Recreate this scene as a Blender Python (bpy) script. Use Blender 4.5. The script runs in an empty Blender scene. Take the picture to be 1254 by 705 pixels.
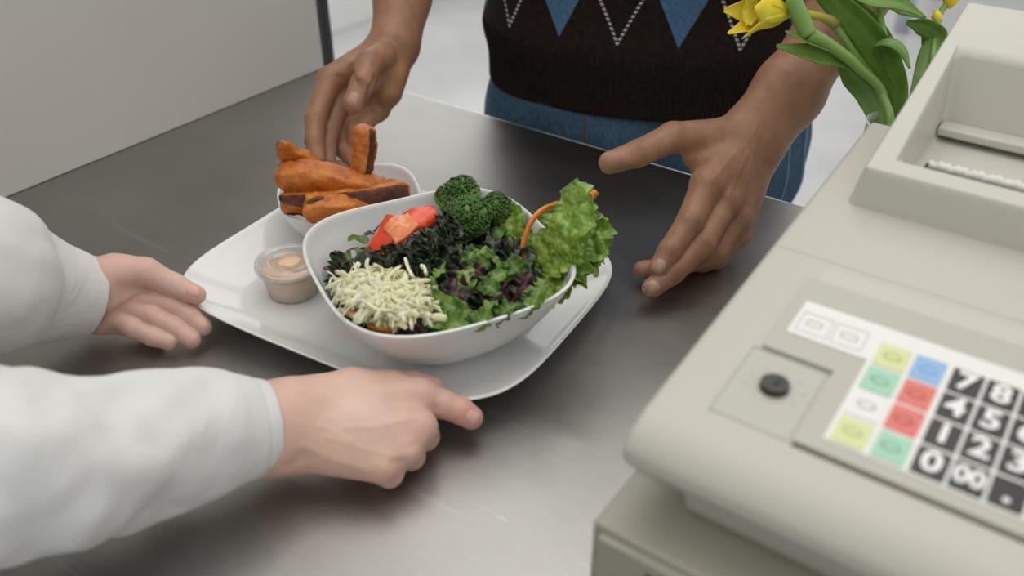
import bpy, bmesh, math, random
import numpy as np
from mathutils import Vector, Matrix, noise
random.seed(7); rng = np.random.default_rng(7)
S = bpy.context.scene
COL = S.collection
# ------------------------------------------------------------------ camera
FPX, TH, CAMH, YAW = 1100.0, math.radians(34.1), 0.46, math.radians(35.2)
Fd = np.array([-math.sin(YAW)*math.cos(TH), math.cos(YAW)*math.cos(TH), -math.sin(TH)])
Rd = np.array([math.cos(YAW), math.sin(YAW), 0.0]); Ud = np.cross(Rd, Fd)
CAM = np.array([0, 0, CAMH])
cd = bpy.data.cameras.new('camera'); cam = bpy.data.objects.new('camera', cd); COL.objects.link(cam)
cd.sensor_width = 36; cd.lens = FPX*36/1254; cd.clip_start = .02; cd.clip_end = 60
m = Matrix(((Rd[0], Ud[0], -Fd[0], 0), (Rd[1], Ud[1], -Fd[1], 0), (Rd[2], Ud[2], -Fd[2], CAMH), (0, 0, 0, 1)))
cam.matrix_world = m
cd.dof.use_dof = True; cd.dof.focus_distance = .80; cd.dof.aperture_fstop = 4.2
S.camera = cam
# ------------------------------------------------------------------ light
S.view_settings.view_transform = 'Standard'; S.view_settings.look = 'None'
S.view_settings.gamma = 1; S.view_settings.use_curve_mapping = False
S.view_settings.exposure = -0.04
wd = bpy.data.worlds.new('sky'); S.world = wd; wd.use_nodes = True
bg = wd.node_tree.nodes['Background']; bg.inputs[0].default_value = (1, .99, .965, 1); bg.inputs[1].default_value = .86
_n = wd.node_tree.nodes; _tc = _n.new('ShaderNodeTexCoord'); _sp = _n.new('ShaderNodeSeparateXYZ'); _rp = _n.new('ShaderNodeValToRGB')   # overcast: darker towards the horizon
_rp.color_ramp.elements[0].position = .0; _rp.color_ramp.elements[0].color = (.46, .465, .47, 1); _rp.color_ramp.elements[1].position = .75; _rp.color_ramp.elements[1].color = (1.12, 1.10, 1.06, 1)
wd.node_tree.links.new(_tc.outputs['Generated'], _sp.inputs[0]); wd.node_tree.links.new(_sp.outputs['Z'], _rp.inputs[0]); wd.node_tree.links.new(_rp.outputs[0], bg.inputs[0])
def area(name, loc, target, sx, sy, power, col):
    l = bpy.data.lights.new(name, 'AREA'); l.shape = 'RECTANGLE'; l.size = sx; l.size_y = sy; l.energy = power; l.color = col
    o = bpy.data.objects.new(name, l); COL.objects.link(o); o.location = loc
    o.rotation_euler = (Vector(target)-Vector(loc)).to_track_quat('-Z', 'Y').to_euler()
    return o
area('daylight_window_left', (-3.0, 3.0, .9), (-.3, .6, 0), 5.0, 2.6, 34, (1, .99, .97))
area('daylight_window_back', (.5, 6.5, 1.3), (-.3, .6, 0), 6.0, 2.6, 18, (1, .99, .97))
area('overhead_fill', (-.9, 1.2, 2.2), (-.4, .5, 0), 2.6, 2.6, 27, (1, .98, .95))  # soft fill light added overhead, no roof window there

# ------------------------------------------------------------------ placing: a pixel and a height, or a pixel and a depth
def ray(x, y): return Rd*(x-627)-Ud*(y-352.5)+Fd*FPX
def P(x, y, z):
    d = ray(x, y); return CAM+d*((z-CAMH)/d[2])
def W(x, y, w): return CAM+ray(x, y)*(w/FPX)
def PX(x, y, X):
    d = ray(x, y); return CAM+d*((X-CAM[0])/d[0])
# ------------------------------------------------------------------ helpers
def tag(o, label=None, cat=None, group=None, kind=None):
    if label: o['label'] = label
    if cat: o['category'] = cat
    if group: o['group'] = group
    if kind: o['kind'] = kind
    return o
def empty(name, loc, label, cat, group=None):
    o = bpy.data.objects.new(name, None); COL.objects.link(o); o.location = loc
    o.empty_display_size = .02
    return tag(o, label, cat, group)
def link(name, me, mat=None, parent=None, smooth=True):
    o = bpy.data.objects.new(name, me); COL.objects.link(o)
    if mat is not None and not me.materials:
        for mm in (mat if isinstance(mat, (list, tuple)) else [mat]): me.materials.append(mm)
    if smooth: me.polygons.foreach_set('use_smooth', [True]*len(me.polygons))
    if parent is not None:
        o.parent = parent
        o.matrix_parent_inverse = parent_world(parent).inverted()
    return o
def parent_world(p):
    M = Matrix.LocRotScale(p.location, p.rotation_euler, p.scale)
    if p.parent: M = parent_world(p.parent) @ p.matrix_parent_inverse @ M
    return M
def pymesh(name, V, Fc):
    me = bpy.data.meshes.new(name); me.from_pydata([tuple(map(float, v)) for v in V], [], [tuple(map(int, f)) for f in Fc]); me.update(); return me
def mod(o, kind, **k):
    md = o.modifiers.new(kind.lower(), kind)
    for a, b in k.items(): setattr(md, a, b)
    return md
def bake(o):
    dg = bpy.context.evaluated_depsgraph_get(); dg.update()
    me = bpy.data.meshes.new_from_object(o.evaluated_get(dg)); o.modifiers.clear(); o.data = me; return o
def vattr(me, name, arr):
    arr = np.asarray(arr, dtype=np.float32)
    if arr.ndim == 1:
        a = me.attributes.new(name, 'FLOAT', 'POINT'); a.data.foreach_set('value', arr)
    else:
        if arr.shape[1] == 3: arr = np.c_[arr, np.ones(len(arr))].astype(np.float32)
        a = me.attributes.new(name, 'FLOAT_COLOR', 'POINT'); a.data.foreach_set('color', arr.ravel())
def box(bm, x0, x1, y0, y1, z0, z1):
    r = bmesh.ops.create_cube(bm, size=1); bmesh.ops.scale(bm, vec=(x1-x0, y1-y0, z1-z0), verts=r['verts'])
    bmesh.ops.translate(bm, vec=((x0+x1)/2, (y0+y1)/2, (z0+z1)/2), verts=r['verts']); return r['verts']
def boxo(name, b, mat, parent=None, bev=.0, seg=3, smooth=True):
    bm = bmesh.new(); box(bm, *b)
    if bev: bmesh.ops.bevel(bm, geom=bm.edges[:], offset=bev, segments=seg, affect='EDGES', profile=.5)
    me = bpy.data.meshes.new(name); bm.to_mesh(me); bm.free()
    o = link(name, me, mat, parent, smooth=False)
    if bev and smooth:
        me.polygons.foreach_set('use_smooth', [True]*len(me.polygons)); mod(o, 'WEIGHTED_NORMAL') ; bake(o)
    return o
def prism(name, prof, a0, a1, mat, parent=None, axis='x', bev=0, seg=3, kind='thing'):
    n = len(prof); V = []
    for a in (a0, a1):
        for p, q in prof: V.append((a, p, q) if axis == 'x' else ((p, a, q) if axis == 'y' else (p, q, a)))
    Fc = [list(range(n))[::-1], list(range(n, 2*n))]+[(i, (i+1) % n, n+(i+1) % n, n+i) for i in range(n)]
    me = pymesh(name, V, Fc); bm = bmesh.new(); bm.from_mesh(me); bmesh.ops.recalc_face_normals(bm, faces=bm.faces[:])
    bm.to_mesh(me); bm.free(); o = link(name, me, mat, parent, smooth=False)
    if bev:
        md = mod(o, 'BEVEL', width=bev, segments=seg, limit_method='ANGLE', angle_limit=math.radians(38)); md.harden_normals = False
        bake(o); o.data.polygons.foreach_set('use_smooth', [True]*len(o.data.polygons))
    return o
def catmull(pts, n):
    pts = np.array(pts, float); Q = np.vstack([2*pts[0]-pts[1], pts, 2*pts[-1]-pts[-2]]); out = []
    for i in range(len(pts)-1):
        a, b, c, d = Q[i:i+4]
        for t in np.linspace(0, 1, n, endpoint=False):
            out.append(.5*((2*b)+(c-a)*t+(2*a-5*b+4*c-d)*t*t+(3*b-a-3*c+d)*t**3))
    out.append(pts[-1]); return np.array(out)
def frames(C, up=(0, 0, 1)):
    T = np.gradient(C, axis=0); T /= np.linalg.norm(T, axis=1)[:, None]+1e-9
    u = np.array(up, float); A = []; B = []
    for t in T:
        u = u-t*(u@t)
        if np.linalg.norm(u) < 1e-6: u = np.cross(t, [1, .1, 0])
        u = u/np.linalg.norm(u); A.append(u); B.append(np.cross(t, u))
    return T, np.array(A), np.array(B)
def tube_vf(C, ra, rb=None, seg=10, up=(0, 0, 1), pw=2.0, cap=True, base=0):
    """rings round a path; ra along the up axis, rb across"""
    C = np.array(C, float); n = len(C); ra = np.broadcast_to(ra, n); rb = ra if rb is None else np.broadcast_to(rb, n)
    T, A, B = frames(C, up); V = []; Fc = []
    for i in range(n):
        for k in range(seg):
            a = 2*math.pi*k/seg; c, s = math.cos(a), math.sin(a)
            c = math.copysign(abs(c)**(2/pw), c); s = math.copysign(abs(s)**(2/pw), s)
            V.append(C[i]+A[i]*ra[i]*c+B[i]*rb[i]*s)
    for i in range(n-1):
        for k in range(seg):
            k2 = (k+1) % seg; Fc.append((base+i*seg+k, base+i*seg+k2, base+(i+1)*seg+k2, base+(i+1)*seg+k))
    if cap:
        Fc.append(tuple(base+k for k in range(seg))[::-1]); Fc.append(tuple(base+(n-1)*seg+k for k in range(seg)))
    return V, Fc
def vn(v, s=1.0, oct_=3):
    return noise.fractal(Vector((float(v[0])*s, float(v[1])*s, float(v[2])*s)), 1.0, 2.0, oct_)
# ------------------------------------------------------------------ materials
def mat(name, col=(.8, .8, .8), rough=.5, metal=0, sub=0, coat=0, spec=.5, subr=(1, .4, .25), subs=.005):
    mt = bpy.data.materials.new(name); mt.use_nodes = True; nt = mt.node_tree; b = nt.nodes['Principled BSDF']
    b.inputs['Base Color'].default_value = (*col, 1); b.inputs['Roughness'].default_value = rough; b.inputs['Metallic'].default_value = metal
    b.inputs['Subsurface Weight'].default_value = sub; b.inputs['Subsurface Radius'].default_value = subr; b.inputs['Subsurface Scale'].default_value = subs
    b.inputs['Coat Weight'].default_value = coat; b.inputs['Coat Roughness'].default_value = .08; b.inputs['Specular IOR Level'].default_value = spec
    return mt
def N(mt, t, **k):
    n = mt.node_tree.nodes.new('ShaderNode'+t)
    for a, b in k.items():
        if hasattr(n, a): setattr(n, a, b)
    return n
def L(mt, a, b): mt.node_tree.links.new(a, b)
def BS(mt): return mt.node_tree.nodes['Principled BSDF']
def math_(mt, op, a, b=None, c=None):
    n = N(mt, 'Math', operation=op)
    for i, v in enumerate((a, b, c)):
        if v is None: continue
        if isinstance(v, (int, float)): n.inputs[i].default_value = v
        else: L(mt, v, n.inputs[i])
    return n.outputs[0]
def coords(mt, scale=(1, 1, 1), rot=(0, 0, 0), kind='Object'):
    t = N(mt, 'TexCoord'); mp = N(mt, 'Mapping'); mp.inputs['Scale'].default_value = scale; mp.inputs['Rotation'].default_value = rot
    L(mt, t.outputs[kind], mp.inputs[0]); return mp.outputs[0]
def noise_(mt, vec, scale, detail=4, rough=.55, dist=0):
    n = N(mt, 'TexNoise'); n.inputs['Scale'].default_value = scale; n.inputs['Detail'].default_value = detail
    n.inputs['Roughness'].default_value = rough; n.inputs['Distortion'].default_value = dist; L(mt, vec, n.inputs['Vector']); return n.outputs['Fac']
def ramp(mt, fac, stops):
    r = N(mt, 'ValToRGB'); e = r.color_ramp.elements
    while len(e) < len(stops): e.new(.5)
    for q, (p, c) in zip(e, stops): q.position = p; q.color = (*c, 1) if len(c) == 3 else c
    L(mt, fac, r.inputs[0]); return r.outputs[0]
def mix(mt, fac, a, b, mode='MIX'):
    n = N(mt, 'Mix', data_type='RGBA', blend_type=mode)
    for s, v in ((n.inputs[0], fac), (n.inputs[6], a), (n.inputs[7], b)):
        if isinstance(v, (int, float)): s.default_value = v
        elif isinstance(v, tuple): s.default_value = (*v, 1)
        else: L(mt, v, s)
    return n.outputs[2]
def bump(mt, h, strength=.3, dist=.001, prev=None):
    n = N(mt, 'Bump'); n.inputs['Strength'].default_value = strength; n.inputs['Distance'].default_value = dist; L(mt, h, n.inputs['Height'])
    if prev is not None: L(mt, prev, n.inputs['Normal'])
    L(mt, n.outputs[0], BS(mt).inputs['Normal']); return n.outputs[0]
def attr(mt, name): 
    n = N(mt, 'Attribute'); n.attribute_name = name; return n
M = {}
def build_materials():
    # brushed stainless steel
    s = M['steel'] = mat('brushed_steel', (.42, .415, .405), .38, 1)
    v = coords(s, (6, 220, 1), (0, 0, math.radians(12))); n1 = noise_(s, v, 6, 3)
    v2 = coords(s, (5, 260, 1), (0, 0, math.radians(-38))); n2 = noise_(s, v2, 4, 2)
    v3 = coords(s); n3 = noise_(s, v3, 5, 5, .6)
    vs = coords(s, (1.5, 46, 1), (0, 0, math.radians(-20))); sc = ramp(s, noise_(s, vs, 5, 5, .6, 1.5), [(.0, (0, 0, 0)), (.66, (0, 0, 0)), (.74, (1, 1, 1))])
    h = math_(s, 'ADD', math_(s, 'MULTIPLY', n1, .6), math_(s, 'MULTIPLY', n2, .4))
    r = math_(s, 'ADD', math_(s, 'MULTIPLY', n3, .16), math_(s, 'ADD', math_(s, 'MULTIPLY', h, .16), .20)); L(s, r, BS(s).inputs['Roughness'])
    c = ramp(s, math_(s, 'ADD', math_(s, 'MULTIPLY', n3, .6), math_(s, 'MULTIPLY', h, .4)), [(.3, (.30, .292, .278)), (.7, (.44, .43, .41))])
    c = mix(s, math_(s, 'MULTIPLY', sc, .38), c, (.75, .74, .72)); L(s, c, BS(s).inputs['Base Color'])
    bump(s, h, .12, .0004); BS(s).inputs['Anisotropic'].default_value = .4
    M['steel_edge'] = mat('steel_edge', (.75, .75, .74), .22, 1)
    # painted panel
    p = M['panel'] = mat('panel_paint', (.60, .59, .555), .55); v = coords(p); bump(p, noise_(p, v, 240, 3), .05, .0005)
    L(p, ramp(p, noise_(p, v, 2.2, 4), [(.3, (.67, .655, .61)), (.7, (.72, .705, .66))]), BS(p).inputs['Base Color'])
    M['dark'] = mat('dark_frame', (.018, .02, .025), .35)
    f = M['floor'] = mat('polished_concrete', (.62, .63, .63), .28); v = coords(f)
    L(f, ramp(f, noise_(f, v, 1.6, 6, .6), [(.3, (.40, .405, .41)), (.7, (.54, .545, .545))]), BS(f).inputs['Base Color'])
    L(f, ramp(f, noise_(f, v, 3, 4), [(.3, (.22,)*3), (.7, (.42,)*3)]), BS(f).inputs['Roughness'])
    M['white_wall'] = mat('white_wall', (.78, .78, .76), .6)
    M['blue_metal'] = mat('pale_blue_metal', (.62, .68, .78), .35, .3)
    # china
    c = M['china'] = mat('white_china', (.80, .81, .80), .10, 0, .0, .35)
    # register plastics
    for k, col, ro in (('plastic', (.53, .515, .455), .42), ('plastic_cover', (.56, .545, .485), .40), ('overlay', (.475, .462, .405), .36), ('drawer', (.36, .345, .29), .45), ('sheet', (.80, .80, .76), .3)):
        q = M[k] = mat('register_'+k, col, ro); v = coords(q); bump(q, noise_(q, v, 1400, 2), .06, .0003)
    M['black_plastic'] = mat('black_plastic', (.012, .012, .012), .3)
    M['paper'] = mat('paper', (.85, .84, .80), .7)
    for k, col in (('key_black', (.022, .021, .02)), ('key_yellow', (.67, .72, .36)), ('key_green', (.36, .63, .47)), ('key_red', (.72, .17, .14)), ('key_blue', (.26, .46, .75)), ('key_white', (.80, .80, .79)), ('key_orange', (.85, .33, .16)), ('ink_white', (.86, .86, .84)), ('ink_grey', (.33, .34, .34))):
        M[k] = mat(k, col, .3)
    M['ink_yellow'] = mat('ink_yellow', (.45, .5, .2), .4); M['ink_green'] = mat('ink_green', (.18, .42, .3), .4); M['ink_red'] = mat('ink_red', (.45, .08, .07), .4)
    # skin
    for k, sr, w, cs in (('skin_dark', .46, .10, (.72, 1.18)), ('skin_fair', .44, .16, (.9, 1.07))):
        q = M[k] = mat(k, (.5, .3, .2), sr, 0, w, subs=.006)
        a = attr(q, 'skin'); v = coords(q); nn = noise_(q, v, 55, 6, .62)
        L(q, mix(q, 1.0, a.outputs['Color'], ramp(q, nn, [(.25, (cs[0],)*3), (.75, (cs[1],)*3)]), 'MULTIPLY'), BS(q).inputs['Base Color'])
        vo = N(q, 'TexVoronoi'); vo.inputs['Scale'].default_value = 620; L(q, v, vo.inputs['Vector'])
        b1 = bump(q, vo.outputs['Distance'], .10, .0004); bump(q, noise_(q, v, 160, 5, .65), .45 if k == 'skin_dark' else .25, .0012, b1)
    q = M['nail_dark'] = mat('nail_dark', (.46, .27, .19), .28, 0, .1); q = M['nail_fair'] = mat('nail_fair', (.80, .43, .36), .28, 0, .1)
    # cloth
    q = M['coat'] = mat('white_cotton', (.745, .75, .735), .85, spec=.2); v = coords(q)
    bump(q, noise_(q, v, 900, 2), .22, .0006, bump(q, noise_(q, v, 14, 4, .5, .6), .55, .010))
    # argyle sweater: attributes su (arc length), sv (height)
    q = M['sweater'] = mat('argyle_knit', (.03, .02, .015), .9, spec=.15)
    su, sv = attr(q, 'su').outputs['Fac'], attr(q, 'sv').outputs['Fac']
    PW, PH, V0 = .141, .142, .093
    def cell(off):
        fu = math_(q, 'ABSOLUTE', math_(q, 'SUBTRACT', math_(q, 'FRACT', math_(q, 'ADD', math_(q, 'DIVIDE', su, PW), off)), .5))
        a = math_(q, 'MULTIPLY', fu, 2.0)
        b = math_(q, 'DIVIDE', math_(q, 'ABSOLUTE', math_(q, 'SUBTRACT', math_(q, 'MODULO', math_(q, 'SUBTRACT', sv, V0), 2*PH), PH)), PH)
        return math_(q, 'ADD', a, b)
    up_ = math_(q, 'GREATER_THAN', sv, V0)
    blue = math_(q, 'MULTIPLY', math_(q, 'LESS_THAN', cell(.5), 1.0), up_)
    ln = math_(q, 'LESS_THAN', math_(q, 'ABSOLUTE', math_(q, 'SUBTRACT', cell(.0), 1.0)), .026)
    dash = math_(q, 'GREATER_THAN', math_(q, 'FRACT', math_(q, 'MULTIPLY', sv, 190)), .42)
    ln = math_(q, 'MULTIPLY', math_(q, 'MULTIPLY', ln, dash), math_(q, 'GREATER_THAN', sv, V0-.003))
    v = coords(q); base = ramp(q, noise_(q, v, 180, 3), [(.3, (.012, .008, .006)), (.7, (.028, .019, .014))])
    bl = ramp(q, noise_(q, v, 260, 3), [(.3, (.055, .125, .24)), (.7, (.11, .21, .36))])
    L(q, mix(q, ln, mix(q, blue, base, bl), (.52, .52, .52)), BS(q).inputs['Base Color'])
    kn = math_(q, 'MULTIPLY', math_(q, 'SINE', math_(q, 'MULTIPLY', su, 2*math.pi/.0031)), math_(q, 'SINE', math_(q, 'MULTIPLY', sv, 2*math.pi/.0036)))
    bump(q, kn, .5, .0008)
    q = M['denim'] = mat('denim', (.06, .11, .19), .85, spec=.2); v = coords(q, (1, 1, .25)); v0 = coords(q)
    wv = noise_(q, v, 500, 3, .7); big = noise_(q, v0, 7, 4)
    L(q, mix(q, 1.0, ramp(q, big, [(.3, (.022, .055, .095)), (.7, (.062, .12, .185))]), ramp(q, wv, [(.3, (.55,)*3), (.7, (1.5,)*3)]), 'MULTIPLY'), BS(q).inputs['Base Color']); bump(q, wv, .4, .0008)
    M['stitch'] = mat('denim_stitch', (.075, .08, .075), .8); M['denim_seam'] = mat('denim_seam', (.12, .21, .31), .85)
    # food
    q = M['wedge'] = mat('sweet_potato', (.7, .25, .05), .32, 0, .12, .15, subs=.004)
    sk = attr(q, 'skin').outputs['Fac']; v = coords(q)
    fl = ramp(q, noise_(q, v, 70, 6, .68), [(.3, (.26, .055, .008)), (.48, (.58, .165, .018)), (.7, (.78, .29, .045))])
    dk = ramp(q, noise_(q, v, 120, 4), [(.3, (.045, .012, .008)), (.7, (.17, .045, .022))])
    fac = ramp(q, math_(q, 'ADD', sk, math_(q, 'MULTIPLY', math_(q, 'SUBTRACT', noise_(q, v, 70, 4), .5), .9)), [(.42, (0,)*3), (.58, (1,)*3)])
    L(q, mix(q, fac, fl, dk), BS(q).inputs['Base Color']); bump(q, noise_(q, v, 220, 6, .7), .9, .0016)
    def leafmat(name, a, b, mid, rough=.4, sc=60, coat=.2, trans=.25):
        q = M[name] = mat(name, a, rough, 0, 0, coat); v = coords(q)
        md = attr(q, 'mid').outputs['Fac']; c = ramp(q, noise_(q, v, sc, 5, .6), [(.32, a), (.68, b)])
        L(q, mix(q, md, c, mid), BS(q).inputs['Base Color'])
        bump(q, noise_(q, v, 260, 4, .6), .5, .0012)
        tr = N(q, 'BsdfTranslucent'); L(q, c, tr.inputs['Color']); ms = N(q, 'MixShader'); ms.inputs[0].default_value = trans
        out = [n for n in q.node_tree.nodes if n.type == 'OUTPUT_MATERIAL'][0]
        L(q, BS(q).outputs[0], ms.inputs[1]); L(q, tr.outputs[0], ms.inputs[2]); L(q, ms.outputs[0], out.inputs[0])
    leafmat('lettuce', (.16, .33, .03), (.40, .58, .10), (.52, .66, .24), .26, 90, .5)
    leafmat('greens', (.05, .13, .015), (.16, .30, .045), (.30, .42, .16))
    leafmat('arugula', (.12, .26, .03), (.30, .46, .10), (.38, .5, .22))
    leafmat('kale', (.004, .012, .005), (.022, .045, .012), (.06, .10, .05), .3, 90, .3, .05)
    leafmat('red_leaf', (.022, .008, .014), (.075, .03, .04), (.28, .07, .12), .35)
    leafmat('daffodil_leaf', (.13, .28, .035), (.28, .46, .09), (.34, .50, .16), .4, 20, .1, .3)
    q = M['stem'] = mat('stem_green', (.22, .38, .10), .4, 0, .1)
    q = M['broccoli'] = mat('broccoli_buds', (.03, .10, .02), .5, 0, 0, .1); v = coords(q)
    L(q, mix(q, attr(q, 'pale').outputs['Fac'], ramp(q, noise_(q, v, 150, 4), [(.3, (.014, .055, .008)), (.7, (.075, .18, .025))]), (.34, .46, .08)), BS(q).inputs['Base Color'])
    q = M['broc_stalk'] = mat('broccoli_stalk', (.28, .40, .12), .45, 0, .1)
    q = M['cabbage'] = mat('cabbage', (.74, .78, .52), .35, 0, .3, .1, subs=.004, subr=(1, .9, .6)); v = coords(q)
    L(q, ramp(q, noise_(q, v, 55, 3), [(.3, (.74, .74, .36)), (.55, (.88, .86, .62)), (.75, (.93, .90, .78))]), BS(q).inputs['Base Color'])
    q = M['carrot'] = mat('carrot', (.80, .22, .02), .4, 0, .12, .1); v = coords(q)
    L(q, ramp(q, noise_(q, v, 140, 3), [(.3, (.66, .15, .012)), (.7, (.88, .30, .04))]), BS(q).inputs['Base Color'])
    q = M['pepper'] = mat('red_pepper', (.72, .05, .015), .2, 0, .1, .4); v = coords(q)
    L(q, mix(q, attr(q, 'inner').outputs['Fac'], ramp(q, noise_(q, v, 50, 3), [(.3, (.70, .030, .006)), (.7, (.88, .09, .015))]), ramp(q, noise_(q, v, 200, 3), [(.3, (.80, .17, .05)), (.7, (.90, .40, .18))])), BS(q).inputs['Base Color'])
    q = M['sauce'] = mat('sauce', (.95, .66, .44), .35, 0, .1)
    # thin clear plastic: mostly see-through with a faint milky body and a sheen
    q = M['clear'] = bpy.data.materials.new('clear_plastic'); q.use_nodes = True; nt = q.node_tree
    nt.nodes.clear(); out = nt.nodes.new('ShaderNodeOutputMaterial'); tr = nt.nodes.new('ShaderNodeBsdfTransparent'); gl = nt.nodes.new('ShaderNodeBsdfGlossy'); gl.inputs['Roughness'].default_value = .12
    df = nt.nodes.new('ShaderNodeBsdfDiffuse'); lw = nt.nodes.new('ShaderNodeLayerWeight'); lw.inputs[0].default_value = .25; mu = nt.nodes.new('ShaderNodeMath'); mu.operation = 'MULTIPLY_ADD'; mu.inputs[1].default_value = .45; mu.inputs[2].default_value = .05; nt.links.new(lw.outputs['Facing'], mu.inputs[0]); df.inputs[0].default_value = (.9, .9, .88, 1); m1 = nt.nodes.new('ShaderNodeMixShader'); m2 = nt.nodes.new('ShaderNodeMixShader'); pass
    m1.inputs[0].default_value = .09; nt.links.new(tr.outputs[0], m1.inputs[1]); nt.links.new(df.outputs[0], m1.inputs[2])
    nt.links.new(mu.outputs[0], m2.inputs[0]); nt.links.new(m1.outputs[0], m2.inputs[1]); nt.links.new(gl.outputs[0], m2.inputs[2]); nt.links.new(m2.outputs[0], out.inputs[0])
    q = M['petal'] = mat('daffodil_petal', (.86, .70, .02), .5, 0, .1, subs=.004); v = coords(q)
    L(q, ramp(q, noise_(q, v, 60, 3), [(.3, (.80, .58, .01)), (.7, (.92, .80, .06))]), BS(q).inputs['Base Color'])
    q = M['husk'] = mat('daffodil_sheath', (.45, .36, .12), .6); 
    M['vase'] = mat('white_vase', (.83, .84, .83), .12, 0, 0, .4)
build_materials()
# ------------------------------------------------------------------ smooth bodies: a distance field turned into one continuous mesh
def smin(a, b, k):
    if k <= 0: return np.minimum(a, b)
    h = np.clip(.5+.5*(b-a)/k, 0, 1); return b*(1-h)+a*h-k*h*(1-h)
def cap_d(X, a, b, ra, rb):
    a = np.asarray(a, float); ab = np.asarray(b, float)-a; t = np.clip((X-a)@ab/max(ab@ab, 1e-12), 0, 1)
    return np.linalg.norm(X-a-t[:, None]*ab, axis=1)-(ra+(rb-ra)*t)
def seg_d(X, pts):
    d = np.full(len(X), 9.)
    for a, b in zip(pts[:-1], pts[1:]): d = np.minimum(d, cap_d(X, a, b, 0, 0))
    return d
def ell_d(X, c, r, Rm=None):
    q = X-np.asarray(c, float)
    if Rm is not None: q = q@np.asarray(Rm).T
    r = np.asarray(r, float); k0 = np.linalg.norm(q/r, axis=1); k1 = np.linalg.norm(q/(r*r), axis=1)+1e-9; return k0*(k0-1)/k1
def nets(field, lo, hi, h):
    """surface nets over a box, evaluated only near the surface"""
    lo = np.asarray(lo, float); n = np.ceil((np.asarray(hi)-lo)/h).astype(int)+1
    B = 8; nb = np.ceil(n/B).astype(int); n = nb*B+1
    ci = np.stack(np.meshgrid(*[np.arange(k) for k in nb], indexing='ij'), -1).reshape(-1, 3)
    cc = lo+(ci*B+B/2)*h; dc = field(cc); G = np.empty(n, np.float32)
    big = np.where(dc > 0, 1., -1.)
    Gb = big.reshape(nb); G[:-1, :-1, :-1] = np.repeat(np.repeat(np.repeat(Gb, B, 0), B, 1), B, 2); G[-1], G[:, -1], G[:, :, -1] = 1, 1, 1
    act = ci[np.abs(dc) < B*h*1.25]; r = np.arange(B+1); off = np.stack(np.meshgrid(r, r, r, indexing='ij'), -1).reshape(-1, 3)
    for s in range(0, len(act), 120):
        idx = (act[s:s+120, None, :]*B+off[None]).reshape(-1, 3); G[idx[:, 0], idx[:, 1], idx[:, 2]] = field(lo+idx*h)
    ins = G < 0; cs = [(i, j, k) for i in (0, 1) for j in (0, 1) for k in (0, 1)]
    sh = np.array(G.shape)-1; cnt = np.zeros(sh, np.int8)
    for i, j, k in cs: cnt += ins[i:i+sh[0], j:j+sh[1], k:k+sh[2]]
    cells = np.argwhere((cnt > 0) & (cnt < 8)); vid = np.full(sh, -1, np.int64); vid[tuple(cells.T)] = np.arange(len(cells))
    acc = np.zeros((len(cells), 3)); c = np.zeros(len(cells))
    g = {q: G[cells[:, 0]+q[0], cells[:, 1]+q[1], cells[:, 2]+q[2]].astype(float) for q in cs}
    for q in cs:
        for ax in range(3):
            if q[ax]: continue
            p = list(q); p[ax] = 1; a, b = g[q], g[tuple(p)]; mk = (a < 0) != (b < 0)
            t = np.where(mk, a/np.where(mk, a-b, 1), 0); pos = np.tile(np.array(q, float), (len(a), 1)); pos[:, ax] = t
            acc += pos*mk[:, None]; c += mk
    V = lo+(cells+acc/c[:, None])*h; Fc = []
    for ax in range(3):
        o = [0, 0, 0]; o[ax] = 1; A = ins[:G.shape[0]-o[0], :G.shape[1]-o[1], :G.shape[2]-o[2]]; Bm = ins[o[0]:, o[1]:, o[2]:]
        e = np.argwhere(A != Bm); u, v = [(1, 2), (2, 0), (0, 1)][ax]
        ok = (e[:, u] > 0) & (e[:, v] > 0) & (e[:, u] < sh[u]) & (e[:, v] < sh[v]) & (e[:, ax] < sh[ax]); e = e[ok]
        fl = A[tuple(e.T)]; q = []
        for du, dv in ((0, 0), (-1, 0), (-1, -1), (0, -1)):
            f = e.copy(); f[:, u] += du; f[:, v] += dv; q.append(vid[tuple(f.T)])
        q = np.stack(q, 1); q[~fl] = q[~fl][:, ::-1]; Fc.append(q)
    Fc = np.vstack(Fc); Fc = Fc[(Fc >= 0).all(1)]; return V, Fc
def npmesh(name, V, Q):
    me = bpy.data.meshes.new(name); V = np.asarray(V, np.float32); Q = np.asarray(Q, np.int32)
    me.vertices.add(len(V)); me.vertices.foreach_set('co', V.ravel()); me.loops.add(Q.size); me.loops.foreach_set('vertex_index', Q.ravel())
    me.polygons.add(len(Q)); me.polygons.foreach_set('loop_start', np.arange(0, Q.size, Q.shape[1], dtype=np.int32))
    try: me.polygons.foreach_set('loop_total', np.full(len(Q), Q.shape[1], np.int32))
    except Exception: pass
    me.update(calc_edges=True); me.validate(); return me
def relax(V, Q, it=2, k=.5):
    for _ in range(it):
        s = np.zeros_like(V); c = np.zeros(len(V))
        for a, b in ((0, 1), (1, 2), (2, 3), (3, 0)):
            np.add.at(s, Q[:, a], V[Q[:, b]]); np.add.at(s, Q[:, b], V[Q[:, a]]); np.add.at(c, Q[:, a], 1); np.add.at(c, Q[:, b], 1)
        V = V*(1-k)+k*s/np.maximum(c, 1)[:, None]
    return V
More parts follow.
